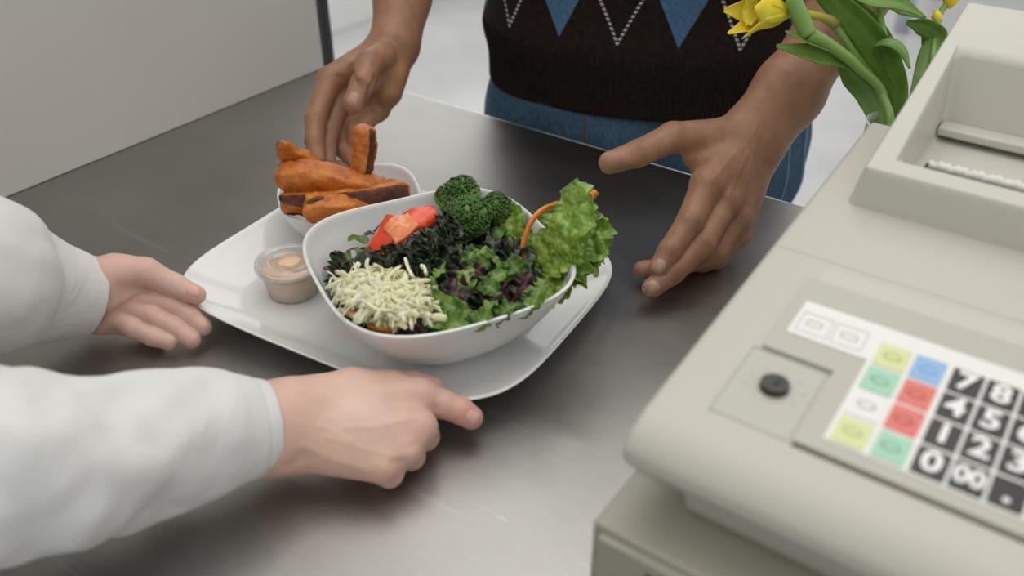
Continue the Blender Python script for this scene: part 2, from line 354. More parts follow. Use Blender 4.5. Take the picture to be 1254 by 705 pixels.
class Hand:
    """palm capsules blend together; every finger blends with the palm, hardly with its neighbours"""
    def __init__(s, palm, fingers, marks=(), kp=.010, kf=.006, arm=(), kn=.0007):
        s.palm, s.fingers, s.marks, s.kp, s.kf, s.arm, s.kn = palm, fingers, marks, kp, kf, arm, kn
        pts = [q[0] for f in fingers for q in f]+[p for c in palm for p in c[:2]]+[p for c in arm for p in c[:2]]
        pts = np.array(pts); s.lo = pts.min(0)-.05; s.hi = pts.max(0)+.05
    def __call__(s, X):
        p = None
        for a, b, ra, rb in s.palm:
            d = cap_d(X, a, b, ra, rb); p = d if p is None else smin(p, d, s.kp)
        for a, b, ra, rb in s.arm: p = smin(p, cap_d(X, a, b, ra, rb), .016)
        out = p
        for f in s.fingers:
            d = None
            for (a, ra), (b, rb) in zip(f[:-1], f[1:]):
                q = cap_d(X, a, b, ra, rb); d = q if d is None else smin(d, q, .0035)
            out = smin(out, smin(p, d, s.kf), s.kn)
        for pts, wd, dep in s.marks:
            out = out+dep*np.exp(-(seg_d(X, pts)/wd)**2)
        return out
    def project(s, p, n):
        p = np.array(p, float); n = np.asarray(n, float); n = n/np.linalg.norm(n); q = p+n*.03; q0 = q
        for _ in range(60):
            d = float(s(q[None])[0])
            if d < .0001: break
            q = q-n*d*.8
            if np.linalg.norm(q-q0) > .055: return p
        return q
    def towards(s, p):
        """surface point seen from the front along the ray to p"""
        n = CAM-np.asarray(p, float); return s.project(p, n)
    def nail(s, name, p, along, nrm, ln, wd, mt, parent):
        a = np.asarray(along, float); n = np.asarray(nrm, float); n = n/np.linalg.norm(n); a = a-n*(a@n); a /= np.linalg.norm(a); b = np.cross(n, a)
        V = []; K = 11
        for i in range(K):
            for j in range(K):
                u, v = -1+2*i/(K-1), -1+2*j/(K-1)
                u2, v2 = u*math.sqrt(1-v*v*.38), v*math.sqrt(1-u*u*.38)
                q = s.project(p+a*u2*ln/2+b*v2*wd/2, n); rr = max(abs(u), abs(v)); V.append(q+n*(.0007*(1-rr**4)-.0004*rr**4))
        me = pymesh(name, V, [(i*K+j, i*K+j+1, (i+1)*K+j+1, (i+1)*K+j) for i in range(K-1) for j in range(K-1)])
        bm = bmesh.new(); bm.from_mesh(me); bmesh.ops.recalc_face_normals(bm, faces=bm.faces[:])
        f0 = list(bm.faces)[0]; f0.normal_update()
        if np.dot(np.array(f0.normal), n) < 0: bmesh.ops.reverse_faces(bm, faces=bm.faces[:])
        bm.to_mesh(me); bm.free()
        o = link(name, me, mt, parent); mod(o, 'SOLIDIFY', thickness=.0007, offset=-1); bake(o); return o
def paint(V, base, spots):
    C = np.tile(np.array(base, float), (len(V), 1))
    for pts, rad, col, k in spots:
        pts = np.atleast_2d(pts); d = seg_d(V, pts) if len(pts) > 1 else np.linalg.norm(V-pts[0], axis=1)
        w = (k*np.exp(-(d/rad)**2))[:, None]; C = C*(1-w)+np.array(col)*w
    return C
# ------------------------------------------------------------------ the room
def st(o): o['kind'] = 'structure'; return o
st(boxo('floor', (-3.3, 4.5, -1.6, 8.0, -1.0, -.92), M['floor']))
st(boxo('baseboard_left', (-3.3, -3.1, -1.6, 8.0, -.92, -.76), M['white_wall'], bev=.004))
def window(name, x0, x1, y0, y1, z0, z1, axis, panes):
    w = bpy.data.objects.new(name, None); COL.objects.link(w); w['kind'] = 'structure'
    bm = bmesh.new(); t = .05
    box(bm, x0, x1, y0, y1, z0, z0+t); box(bm, x0, x1, y0, y1, z1-t, z1)
    for k in range(panes+1):
        if axis == 'y': c = y0+(y1-y0-t)*k/panes; box(bm, x0, x1, c, c+t, z0, z1)
        else: c = x0+(x1-x0-t)*k/panes; box(bm, c, c+t, y0, y1, z0, z1)
    me = bpy.data.meshes.new('window_frame'); bm.to_mesh(me); bm.free(); link('window_frame', me, M['white_wall'], w, smooth=False)
    g = boxo('window_glass', ((x0+x1)/2-.004, (x0+x1)/2+.004, y0, y1, z0, z1) if axis == 'y' else (x0, x1, (y0+y1)/2-.004, (y0+y1)/2+.004, z0, z1), M['clear'], w)
window('window_1', -3.26, -3.18, -1.6, 8, -.76, 1.9, 'y', 6); window('window_2', -3.2, 4.5, 7.9, 7.98, -.76, 1.9, 'x', 5)
st(boxo('wall_back', (-3.3, 4.5, 7.85, 8.0, -.92, -.76), M['white_wall']))
# partition panel standing on the counter's left end
wl = st(boxo('wall_left', (-.975, -.935, -.9, .859, -.0, 1.2), M['panel'], bev=.0015))
tr = st(boxo('trim_1', (-1.075, -1.060, .985, 1.000, -.92, 1.4), M['dark'], bev=.002))
# the table whose leg stands behind the flowers
t = empty('side_table', (-.92, 4.5, -.92), 'pale blue metal table leg standing on the floor behind the daffodils', 'table')
for x, y in ((-.92, 4.5), (.1, 4.5), (-.92, 5.2), (.1, 5.2)):
    V, Fc = tube_vf([(x, y, -.92), (x, y, -.20)], .036, seg=24); link('leg', pymesh('leg', V, Fc), M['blue_metal'], t)
boxo('tabletop', (-1.0, .2, 4.4, 5.3, -.20, -.17), M['white_wall'], t, bev=.006)
# counter
c = empty('counter', (-.3, .3, -.92), 'brushed stainless steel service counter under the plate and the cash register', 'counter')
boxo('worktop', (-1.20, .75, -.02, .857, -.035, 0), M['steel'], c, bev=.0022)
boxo('front_panel', (-1.16, .71, .70, .72, -.90, -.035), M['panel'], c, bev=.001); boxo('side_panel', (-1.16, -1.14, .02, .70, -.90, -.035), M['panel'], c); boxo('side_panel', (.69, .71, .02, .70, -.90, -.035), M['panel'], c)
boxo('plinth', (-1.14, .69, .06, .68, -.92, -.85), M['dark'], c); boxo('shelf', (-1.14, .69, .04, .70, -.5, -.48), M['steel'], c)
boxo('edge_strip', (-1.20, .75, .8572, .8592, -.034, -.0006), M['steel_edge'], c, bev=.0007)
# ------------------------------------------------------------------ people
DK, DKL, DKD = (.37, .185, .105), (.52, .285, .185), (.20, .092, .050)
FR, FRP, FRL = (.72, .465, .38), (.77, .27, .215), (.80, .60, .50)
def body_mesh(name, hands, extra, paints, mt, parent, res=.0011, ex_res=.007):
    Vs, Qs, Cs, base = [], [], [], 0
    for H, pt in zip(hands, paints):
        V, Q = nets(H, H.lo, H.hi, res); V = relax(V, Q, 2); Vs.append(V); Qs.append(Q+base); Cs.append(pt(V)); base += len(V)
    if extra:
        f, lo, hi, col = extra; V, Q = nets(f, lo, hi, ex_res); V = relax(V, Q, 2); Vs.append(V); Qs.append(Q+base); Cs.append(np.tile(np.array(col, float), (len(V), 1)))
    me = npmesh(name, np.vstack(Vs), np.vstack(Qs)); o = link(name, me, mt, parent)
    vattr(me, 'skin', np.vstack(Cs)); return o
TC, TA = np.array([-.514, 1.035, 0.]), math.radians(21)          # the man stands turned towards us
TR = np.array([[math.cos(TA), -math.sin(TA), 0], [math.sin(TA), math.cos(TA), 0], [0, 0, 1]])
def RT(p): return TR@(np.asarray(p, float)-TC)+TC
def RI(X): return (X-TC)@TR+TC
def man():
    root = empty('person', (-.51, 1.03, -.92), 'person in a dark argyle sweater and jeans reaching both bare hands towards the food', 'person')
    # ---- hand behind the fries bowl (thumb towards us, palm turned in)
    wr = W(480, 56, 1.0); 
    iM, mM, rM, pM = W(404, 97, .965), W(420, 110, .985), W(443, 120, 1.0), W(463, 134, 1.01)
    palm = [(wr, iM, .019, .0135), (wr, mM, .019, .013), (W(485, 62, 1.01), rM, .018, .013), (W(488, 68, 1.015), pM, .016, .0125),
            (W(478, 88, 1.0), W(474, 112, 1.0), .0205, .017), (W(462, 78, .985), W(452, 100, .975), .017, .013), (W(430, 95, .985), W(440, 115, .99), .013, .012)]
    idx = [(iM, .0130), (W(386, 145, .945), .0108), (W(385, 172, .937), .0098), (W(388, 196, .932), .0088)]
    mid = [(mM, .0125), (W(403, 160, .962), .0104), (W(400, 182, .955), .0096), (W(403, 203, .947), .0084)]
    rin = [(rM, .0118), (W(414, 166, .985), .0100), (W(421, 184, .972), .0092), (W(433, 198, .955), .0082)]
    pin = [(pM, .0122), (W(434, 158, .99), .0118), (W(435, 176, .975), .0106), (W(446, 196, .955), .0088)]
    thb = [(W(468, 68, .975), .0150), (W(452, 78, .952), .0142), (W(444, 103, .93), .0125), (W(432, 127, .922), .0110)]
    arm = [(wr, W(487, 0, 1.02), .0225, .026), (W(489, 50, 1.01), W(500, 0, 1.03), .021, .025), (W(491, 0, 1.025), np.array([-.745, .93, .25]), .0255, .036)]
    mk = []
    def G(pts, w, d, wd): mk.append(([H0.towards(W(x, y, w)) for x, y in pts], wd, d))
    H0 = Hand(palm, [idx, mid, rin, pin, thb], [], .009, .006, arm)
    G([(434, 62), (431, 80), (433, 92), (438, 101)], .94, .0018, .0022); G([(460, 92), (452, 106), (446, 128), (450, 140)], .95, .0014, .0020)
    G([(446, 124), (452, 130), (460, 138)], .97, .0010, .0014); G([(414, 92), (422, 96), (430, 101)], .96, .0014, .0020); G([(441, 142), (455, 122), (470, 112)], .97, .0008, .0014)
    for k in range(4): G([(436, 97+k*3.2), (443, 98.5+k*3.2), (450, 97+k*3.2)], .92, .0007, .0008)
    G([(379, 140), (390, 142)], .94, .0006, .0012); G([(380, 168), (391, 169)], .93, .0005, .001)
    for k, x in enumerate((462, 467, 472)): G([(x, 62), (x+5, 84), (x+2, 100)], .97, .0003, .0012)
    HR = Hand(palm, [idx, mid, rin, pin, thb], mk, .009, .006, arm)
    def paintR(V):
        s = [([mM, W(440, 150, 1.0)], .022, DKL, .55), ([q[0] for q in idx[1:]], .010, (.40, .20, .13), .6), ([q[0] for q in mid[1:]], .010, DKL, .7), ([q[0] for q in rin[1:]], .010, DKL, .7), ([q[0] for q in pin[1:]], .010, DKL, .7),
             ([H0.towards(W(493, 80, 1.0)), H0.towards(W(482, 105, 1.0)), H0.towards(W(470, 122, 1.0))], .007, (.50, .25, .09), .55), ([H0.towards(W(442, 100, .92))], .007, DKD, .7), ([H0.towards(W(453, 64, .95))], .008, (.24, .13, .09), .5), ([H0.towards(W(440, 128, .92)), thb[-1][0]], .008, (.42, .23, .16), .5)]
        s += [(p, w*1.2, DKD, .5) for p, w, d in mk if d > .0009]
        return paint(V, DK, s)
    # ---- hand beside the salad (back of the hand towards us, thumb up)
    wr = W(918, 163, .85)
    iM, mM, rM, pM = W(866, 226, .817), W(888, 246, .826), W(902, 264, .838), W(904, 286, .85)
    palm = [(wr, iM, .021, .0150), (wr, mM, .020, .0140), (W(925, 175, .855), rM, .019, .0135), (W(930, 188, .86), pM, .017, .012), (W(885, 168, .845), W(852, 190, .835), .016, .0125), (W(870, 190, .84), W(866, 215, .835), .014, .012)]
    idx = [(iM, .0150), (W(845, 272, .801), .0122), (W(820, 308, .793), .0106), (W(807, 328, .790), .0092)]
    mid = [(mM, .0138), (W(859, 299, .805), .0118), (W(824, 333, .796), .0104), (W(799, 352, .790), .0090)]
    rin = [(rM, .0130), (W(877, 308, .828), .0108), (W(832, 326, .822), .0094), (W(787, 330, .820), .0084)]
    pin = [(pM, .0110), (W(878, 316, .842), .0094), (W(860, 322, .840), .0085), (W(838, 322, .838), .0076)]
    thb = [(W(880, 168, .842), .0175), (W(824, 168, .822), .0140), (W(781, 188, .810), .0122), (W(747, 199, .801), .0102)]
    arm = [(wr, W(960, 106, .855), .0245, .027), (W(930, 178, .858), W(973, 120, .865), .0205, .026), (W(966, 112, .86), np.array([-.215, .99, .29]), .0285, .044)]
    mk2 = []; H1 = Hand(palm, [idx, mid, rin, pin, thb], [], .010, .006, arm)
    def G2(pts, w, d, wd): mk2.append(([H1.towards(W(x, y, w)) for x, y in pts], wd, d))
    G2([(832, 196), (838, 206), (845, 212)], .82, .0012, .0020); G2([(826, 194), (833, 198)], .82, .0010, .002)
    for k in range(4): G2([(778+k*3, 178+k*-1.0), (781+k*3, 186)], .80, .0004, .0009)
    for cx, cy in ((849, 265), (861, 292)):
        for k in range(4): G2([(cx-9+k*1.5+2, cy-5+k*4), (cx+k*1.5, cy+k*4-1), (cx+10+k*1.5-2, cy+5+k*4-4)], .80, .0007, .0009)
    for cx, cy in ((822, 303), (828, 326)):
        for k in range(3): G2([(cx-7-k*2, cy-5+k*3), (cx+6-k*2, cy+6+k*3)], .79, .0006, .0008)
    for a, b in (((905, 180), (872, 222)), ((915, 188), (892, 240)), ((922, 196), (905, 256))): G2([a, b], .82, -.0007, .0022)
    G2([(930, 150), (905, 190), (898, 215)], .82, -.0006, .0016); G2([(867, 222), (872, 232)], .81, -.0012, .0055); G2([(893, 240), (897, 250)], .82, -.0012, .0050)
    HL = Hand(palm, [idx, mid, rin, pin, thb], mk2, .010, .006, arm)
    def paintL(V):
        kn = [(870, 226), (897, 246), (847, 272), (861, 298), (822, 307), (829, 331), (781, 180)]
        s = [([H1.towards(W(x, y, .81))], .0085, DKD, .6) for x, y in kn]
        s += [([H1.towards(W(770, 200, .80)), H1.towards(W(812, 197, .81))], .008, (.46, .24, .155), .6), ([H1.towards(W(834, 196, .82)), H1.towards(W(845, 212, .82))], .009, (.50, .30, .21), .8),
              ([thb[-1][0]], .010, (.42, .22, .15), .5), ([rin[-1][0]], .012, (.44, .23, .16), .7), ([mid[-1][0]], .011, (.42, .23, .16), .5), ([idx[-1][0]], .010, (.40, .21, .145), .4), ([iM, idx[1][0]], .010, (.36, .19, .12), .4)]
        return paint(V, (.35, .175, .10), s)
    sh = [RT((-.70, 1.05, .44)), RT((-.32, 1.05, .44))]; eR, eL = np.array([-.745, .93, .25]), np.array([-.215, .99, .29])
    def torso(XW):
        X = RI(XW); d = ell_d(X, (-.51, 1.045, .12), (.175, .105, .34)); d = smin(d, ell_d(X, (-.51, 1.05, .38), (.20, .11, .15)), .05)
        d = smin(d, cap_d(X, (-.51, 1.06, .45), (-.51, 1.04, .60), .062, .056), .03)
        d = smin(d, ell_d(X, (-.51, 1.01, .715), (.076, .098, .118)), .015); d = smin(d, cap_d(X, (-.51, .915, .735), (-.51, .898, .700), .010, .015), .008)
        for s_ in (-1, 1):
            d = smin(d, ell_d(X, (-.51+s_*.078, 1.03, .71), (.012, .020, .032)), .004); d = np.maximum(d, -ell_d(X, (-.51+s_*.031, .908, .738), (.020, .012, .010)))
            d = smin(d, ell_d(X, (-.51+s_*.031, .921, .738), (.0135,)*3), .001)
        d = smin(d, ell_d(X, (-.51, .914, .668), (.024, .010, .008)), .004)
        for a, b in ((sh[0], eR), (sh[1], eL)): d = smin(d, cap_d(XW, a, b, .055, .041), .04)
        return d
    b = body_mesh('body', [HR, HL], (torso, (-.88, .76, -.24), (-.10, 1.28, .88), DK), [paintR, paintL], M['skin_dark'], root)
    tn = H0.towards(W(429, 122, .922)); HR.nail('fingernail', H0.towards(W(433, 121, .92)), W(429, 131, .92)-W(440, 108, .925), CAM-tn, .0155, .0135, M['nail_dark'], b)
    t = H1.towards(W(807, 326, .79)); HL.nail('fingernail', t, idx[-1][0]-idx[-2][0], CAM-t+np.array([.12, 0, .08]), .0145, .0125, M['nail_dark'], b)
    t = H1.towards(W(798, 352, .79)); HL.nail('fingernail', t, mid[-1][0]-mid[-2][0], CAM-t+np.array([.12, 0, .05]), .0150, .0130, M['nail_dark'], b)
    # hair cap
    def hair(XW):
        X = RI(XW); return np.maximum(ell_d(X, (-.51, 1.018, .725), (.084, .104, .122)), -np.maximum(.935-X[:, 1]+0*X[:, 0], -9)*0+np.maximum((1.0-X[:, 1])*.9-(X[:, 2]-.735), -9))
    V, Q = nets(hair, (-.61, .9, .6), (-.41, 1.14, .86), .005); link('hair', npmesh('hair', V, Q), mat('black_hair', (.01, .008, .007), .7), root)
    # ---- sweater: a lofted knit tube, elliptical, hem folded in
    def ringpt(a, rx, ry, cx, cy): 
        c, s_ = math.cos(a), math.sin(a); p = 2/2.35
        return cx+rx*math.copysign(abs(c)**p, c), cy+ry*math.copysign(abs(s_)**p, s_)
    K = 1500; zs = [.004, .0, .003, .010, .022, .034, .046, .056, .066, .076, .084, .092, .10, .112, .13, .16, .20, .25, .30, .35, .40, .44, .475]
    V, SU, SV = [], [], []
    prof = lambda z: (.208+.010*math.exp(-((z-.075)/.03)**2)+.012*max(0, min(1, (z-.07)/.3)), .128+.008*math.exp(-((z-.07)/.03)**2)+.004*max(0, z-.1))
    for i, z in enumerate(zs):
        rx, ry = prof(z)
        if i == 0: rx, ry = rx-.006, ry-.006
        if z > .40: rx *= 1-(z-.40)*2.0; ry *= 1-(z-.4)*2.4
        arc = 0; prev = None; ring = []
        for k in range(K):
            a = 2*math.pi*k/K; x, y = ringpt(a, rx, ry, -.514, 1.035); ring.append((x, y))
        per = 0; acc = [0]
        for k in range(1, K+1):
            p, q = ring[k-1], ring[k % K]; per += math.hypot(q[0]-p[0], q[1]-p[1]); acc.append(per)
        k0 = int(K*.75)                               # the middle of the front
        for k, (x, y) in enumerate(ring):
            a = 2*math.pi*k/K; rib = max(0, min(1, (.083-z)/.008)) if i > 1 else .15
            dd = .0011*rib*math.cos(k*2*math.pi/7.5)+.0035*vn((x*1, y*1, z*.6), 9, 2)*(1 if z > .03 else .5)
            zz = z+.018+.002*((x+.510)/.2)**2*max(0, 1-z/.3)
            V.append(tuple(RT((x+dd*math.cos(a), y+dd*math.sin(a), zz)))); SU.append(acc[k]-acc[k0]+5*.141+.094); SV.append(z+.0005)
    n = len(zs); Fc = [(i*K+k, i*K+(k+1) % K, (i+1)*K+(k+1) % K, (i+1)*K+k) for i in range(n-1) for k in range(K)]
    me = pymesh('sweater', V, Fc); sw = link('sweater', me, M['sweater'], root); vattr(me, 'su', SU); vattr(me, 'sv', SV)
    for a, e in ((sh[0], eR), (sh[1], eL)):
        a, e = np.array(a), np.array(e); C_ = [a+(e-a)*t for t in (0, .25, .5, .72, .74)]; V, Fc = tube_vf(C_, [.070, .066, .062, .060, .052], seg=40, cap=False)
        me = pymesh('sweater_sleeve', V, Fc); o = link('sleeve', me, M['sweater'], sw); vattr(me, 'su', [0.0]*len(V)); vattr(me, 'sv', [0.0]*len(V))
    # ---- jeans
    def jeans(XW):
        X = RI(XW)
        d = ell_d(X, (-.512, 1.035, -.06), (.209, .128, .17)); wob = .003*np.sin(X[:, 2]*60+X[:, 0]*30)*np.sin(X[:, 1]*40)
        for s_ in (-1, 1): d = smin(d, cap_d(X, (-.51+s_*.105, 1.035, -.12), (-.51+s_*.115, 1.05, -.90), .103, .066), .03)
        d = smin(d, cap_d(X, (-.605, 1.035, -.03), (-.422, 1.035, -.03), .118, .118), .05)
        return np.maximum(np.maximum(d+wob, X[:, 2]-.03), -.905-X[:, 2])
    V, Q = nets(jeans, (-.80, .80, -.93), (-.22, 1.27, .05), .005); V = relax(V, Q, 2); j = link('jeans', npmesh('jeans', V, Q), M['denim'], root)
    Jp = lambda p, n: Hand.project(type('F', (), {'__call__': lambda s, X: jeans(X)})(), p, n)
    def seam(name, pts, n, r, mt):
        n = tuple(TR@np.array(n, float)); pts = [RT(p) for p in pts]; C_ = np.array([Jp(p, n)+np.array(n)/np.linalg.norm(n)*r*.3 for p in catmull(pts, 6)]); V, Fc = tube_vf(C_, r, r*1.6, 8, up=n); link(name, pymesh(name, V, Fc), mt, j)
    for dx in (0, .0055): seam('stitching', [(-.575+dx, .90, .015), (-.570+dx, .90, -.02), (-.552+dx, .90, -.045), (-.515+dx, .90, -.058)], (0, -1, 0), .0009, M['stitch'])
    seam('side_seam', [(-.31, 1.0, .015), (-.305, 1.0, -.06), (-.31, 1.0, -.14), (-.315, 1.0, -.25)], (1, -.5, 0), .0022, M['denim_seam'])
    seam('side_seam', [(-.32, .96, .015), (-.318, .96, -.06), (-.32, .96, -.14), (-.325, .96, -.25)], (.8, -.8, 0), .0012, M['denim_seam'])
    for s_ in (-1, 1):
        V, Fc = tube_vf([(-.51+s_*.115, 1.09, -.895), (-.51+s_*.115, 1.04, -.88), (-.51+s_*.118, .96, -.892), (-.51+s_*.12, .90, -.90)], [.022, .036, .026, .016], [.032, .040, .046, .034], 20, pw=2.6); 
        V = [tuple(RT((x, y, max(z, -.92)))) for x, y, z in V]; link('shoe', pymesh('shoe', V, Fc), M['dark'], root)
def sleeve(name, C_, ra, rb, mt, parent, up, seedv, amp=.006, seg=72, n=14):
    C2 = catmull(C_, n); t = np.linspace(0, 1, len(C2)); tk = np.linspace(0, 1, len(C_)); A_ = np.interp(t, tk, ra); B_ = np.interp(t, tk, rb)
    T, A, B = frames(C2, up); V = []; Fc = []
    L_ = np.r_[0, np.cumsum(np.linalg.norm(np.diff(C2, axis=0), axis=1))]; tot = L_[-1]
    for i in range(len(C2)):
        fold = min(1, (tot-L_[i])/.05)*min(1, .15+(tot-L_[i])/.12)
        for k in range(seg):
            a = 2*math.pi*k/seg; q = C2[i]+A[i]*A_[i]*math.cos(a)+B[i]*B_[i]*math.sin(a); nn = A[i]*math.cos(a)+B[i]*math.sin(a)
            s0 = L_[i]*17+math.sin(a+seedv)*1.3
            d = amp*fold*(1.0*math.sin(s0+2*vn(q, 9, 2))*(.5+.5*math.sin(a*1.0+seedv*2))+1.4*vn(q+seedv, 12, 3))
            e = tot-L_[i]
            d += .0007*(math.exp(-((e-.008)/.0012)**2)*-1)+.0005*math.exp(-((e-.062)/.0016)**2)*math.sin(a*30)
            V.append(q+nn*d)
    m_ = len(C2)
    for i in range(m_-1):
        for k in range(seg): Fc.append((i*seg+k, i*seg+(k+1) % seg, (i+1)*seg+(k+1) % seg, (i+1)*seg+k))
    me = pymesh(name, V, Fc); bm = bmesh.new(); bm.from_mesh(me); bmesh.ops.recalc_face_normals(bm, faces=bm.faces[:]); bm.to_mesh(me); bm.free()
    o = link(name, me, mt, parent); mod(o, 'SOLIDIFY', thickness=.0016, offset=-1); md = mod(o, 'SUBSURF', levels=1); bake(o); return o
def cook():
    root = empty('person', (-.62, -.22, -.92), 'person in a white coat, only the sleeves and pale hands showing, holding out the plate', 'person')
    # ---- far hand under the plate corner, thumb on top
    iM, mM, rM, pM = W(168, 362, .742), W(155, 374, .742), W(138, 385, .740), W(124, 393, .742)
    wr = W(98, 360, .735)
    palm = [(wr, iM, .019, .0115), (wr, mM, .019, .0115), (W(96, 368, .737), rM, .017, .0105), (W(95, 374, .738), pM, .015, .0100), (W(120, 342, .733), W(150, 335, .733), .0175, .0135), (W(130, 350, .74), W(150, 348, .742), .016, .013)]
    idx = [(iM, .0105), (W(207, 371, .744), .0088), (W(232, 386, .745), .0082), (W(249, 400, .744), .0078)]
    mid = [(mM, .0102), (W(187, 386, .739), .0084), (W(214, 401, .739), .0079), (W(235, 416, .738), .0075)]
    rin = [(rM, .0098), (W(164, 402, .735), .0080), (W(187, 412, .735), .0076), (W(207, 418, .735), .0073)]
    pin = [(pM, .0095), (W(150, 398, .748), .0080), (W(170, 404, .749), .0074), (W(186, 406, .750), .0068)]
    thb = [(W(140, 332, .733), .0150), (W(178, 333, .735), .0118), (W(214, 350, .741), .0100), (W(240, 361, .742), .0082)]
    e = np.array([-.70, .06, .13]); arm = [(wr, e, .026, .036)]
    H0 = Hand(palm, [idx, mid, rin, pin, thb], [], .009, .005, arm); mk = []
    def G(pts, w, d, wd): mk.append(([H0.towards(W(x, y, w)) for x, y in pts], wd, d))
    G([(182, 358), (170, 360), (150, 374), (128, 386), (112, 403)], .735, .0009, .0014); G([(150, 380), (142, 390)], .74, .0006, .001); G([(208, 349), (214, 356)], .735, .0005, .001)
    G([(196, 376), (201, 385)], .735, .0006, .001); G([(177, 388), (182, 396)], .735, .0006, .001); G([(160, 400), (164, 407)], .735, .0006, .001)
    HL = Hand(palm, [idx, mid, rin, pin, thb], mk, .009, .005, arm)
    def pL(V):
        s = [([q[0] for q in f[1:]], .013, FRP, .75) for f in (idx, mid, rin, pin)]+[([q[0] for q in f[-1:]], .012, (.72, .20, .16), .7) for f in (idx, mid, rin, thb)]
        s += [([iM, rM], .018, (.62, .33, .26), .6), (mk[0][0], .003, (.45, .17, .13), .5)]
        s += [([(a[q][0]+b[q][0])/2 for q in (0, 1, 2, 3)], .0022, (.42, .13, .10), .75) for a, b in ((idx, mid), (mid, rin))]  # crease shade between the fingers, painted in as darker red lines
        return paint(V, FR, s)
    # ---- near hand on the front edge, thumb on the plate, fingers curled beneath
    wr = W(335, 520, .602); iM, mM, rM, pM = W(512, 486, .640), W(512, 524, .622), W(494, 551, .612), W(468, 570, .602)
    palm = [(W(338, 508, .606), iM, .020, .0140), (wr, mM, .020, .0135), (W(335, 528, .602), rM, .019, .0125), (W(338, 538, .602), pM, .018, .0115), (W(365, 495, .612), W(430, 478, .632), .018, .0145), (W(430, 478, .637), W(480, 474, .645), .0140, .0120)]
    idx = [(iM, .0128), (W(541, 494, .644), .0102), (W(563, 502, .646), .0096), (W(577, 511, .647), .0088)]
    mid = [(mM, .0115), (W(520, 534, .634), .0100), (W(505, 520, .668), .0085), (W(490, 500, .690), .0078)]
    rin = [(rM, .0112), (W(503, 558, .622), .0096), (W(480, 540, .655), .0082), (W(465, 515, .68), .0075)]
    pin = [(pM, .0108), (W(477, 580, .608), .0090), (W(455, 560, .640), .0076), (W(440, 535, .665), .0070)]
    thb = [(W(420, 474, .640), .0120), (W(470, 471, .650), .0105), (W(505, 470, .655), .0092), (W(530, 474, .655), .0080)]
    e2 = np.array([-.52, .02, .13]); arm = [(wr, e2, .0245, .036), (W(338, 540, .604), e2, .020, .034)]
    H1 = Hand(palm, [idx, mid, rin, pin, thb], [], .009, .005, arm); mk2 = []
    def G2(pts, w, d, wd): mk2.append(([H1.towards(W(x, y, w)) for x, y in pts], wd, d))
    G2([(400, 534), (440, 548), (480, 558), (496, 560)], .60, -.0007, .0016); G2([(420, 524), (460, 522), (505, 512)], .61, -.0006, .0020); G2([(390, 520), (412, 530), (430, 540)], .6, -.0007, .0016)
    G2([(372, 545), (400, 560), (450, 575)], .6, -.0006, .0025); G2([(525, 500), (535, 500)], .63, .0010, .0024); G2([(508, 545), (500, 548)], .62, .0008, .003); G2([(492, 565), (480, 566)], .62, .0008, .003)
    G2([(512, 526), (520, 536)], .62, -.0010, .005); G2([(496, 553), (504, 560)], .61, -.0010, .005); G2([(470, 573), (478, 582)], .6, -.0008, .005); G2([(368, 560), (362, 566), (355, 570)], .6, .0015, .004)
    HR = Hand(palm, [idx, mid, rin, pin, thb], mk2, .009, .005, arm)
    def pR(V):
        s = [([idx[2][0], idx[3][0]], .011, (.74, .27, .21), .75), ([mid[0][0], mid[1][0]], .009, (.66, .29, .25), .6), ([rin[0][0], rin[1][0]], .009, (.64, .30, .25), .5), ([q[0] for q in thb[1:]], .011, (.66, .31, .26), .7),
             ([iM], .014, (.66, .36, .32), .5), ([H1.towards(W(x, y, .6)) for x, y in ((372, 545), (420, 556), (470, 560))], .014, (.56, .38, .27), .5), ([wr, W(345, 555, .6)], .02, (.60, .36, .26), .5), ([H1.towards(W(440, 500, .62))], .02, FRL, .6)]
        return paint(V, FR, s)
    sL, sR = np.array([-.80, -.20, .40]), np.array([-.44, -.22, .40])
    def torso(X):
        d = ell_d(X, (-.62, -.24, .08), (.15, .095, .36)); d = smin(d, ell_d(X, (-.62, -.24, .34), (.17, .095, .13)), .05); d = smin(d, cap_d(X, (-.62, -.24, .42), (-.62, -.225, .55), .05, .047), .03)
        d = smin(d, ell_d(X, (-.62, -.20, .66), (.070, .092, .110)), .015); d = smin(d, cap_d(X, (-.62, -.112, .675), (-.62, -.098, .645), .008, .012), .007)
        for s_ in (-1, 1): d = smin(d, ell_d(X, (-.62+s_*.072, -.215, .655), (.011, .018, .029)), .004)
        for a, b in ((sL, e), (sR, e2)): d = smin(d, cap_d(X, a, b, .047, .036), .035)
        return d
    b = body_mesh('body', [HL, HR], (torso, (-.90, -.40, -.30), (-.34, .12, .80), FR), [pL, pR], M['skin_fair'], root)
    t = H0.towards(W(237, 355, .74)); HL.nail('fingernail', t, thb[-1][0]-thb[-2][0], np.array([.35, -.25, 1.0]), .0120, .0105, M['nail_fair'], b)
    t = H1.towards(W(580, 511, .645)); HR.nail('fingernail', t, idx[-1][0]-idx[-2][0], np.array([.9, -.35, .5]), .0115, .0100, M['nail_fair'], b)
    def hair(X): return np.maximum(ell_d(X, (-.62, -.212, .672), (.080, .100, .116)), (X[:, 1]+.17)-.9*(X[:, 2]-.66))
    V, Q = nets(hair, (-.72, -.33, .53), (-.52, -.08, .80), .005); link('hair', npmesh('hair', V, Q), mat('brown_hair', (.06, .03, .015), .6), root)
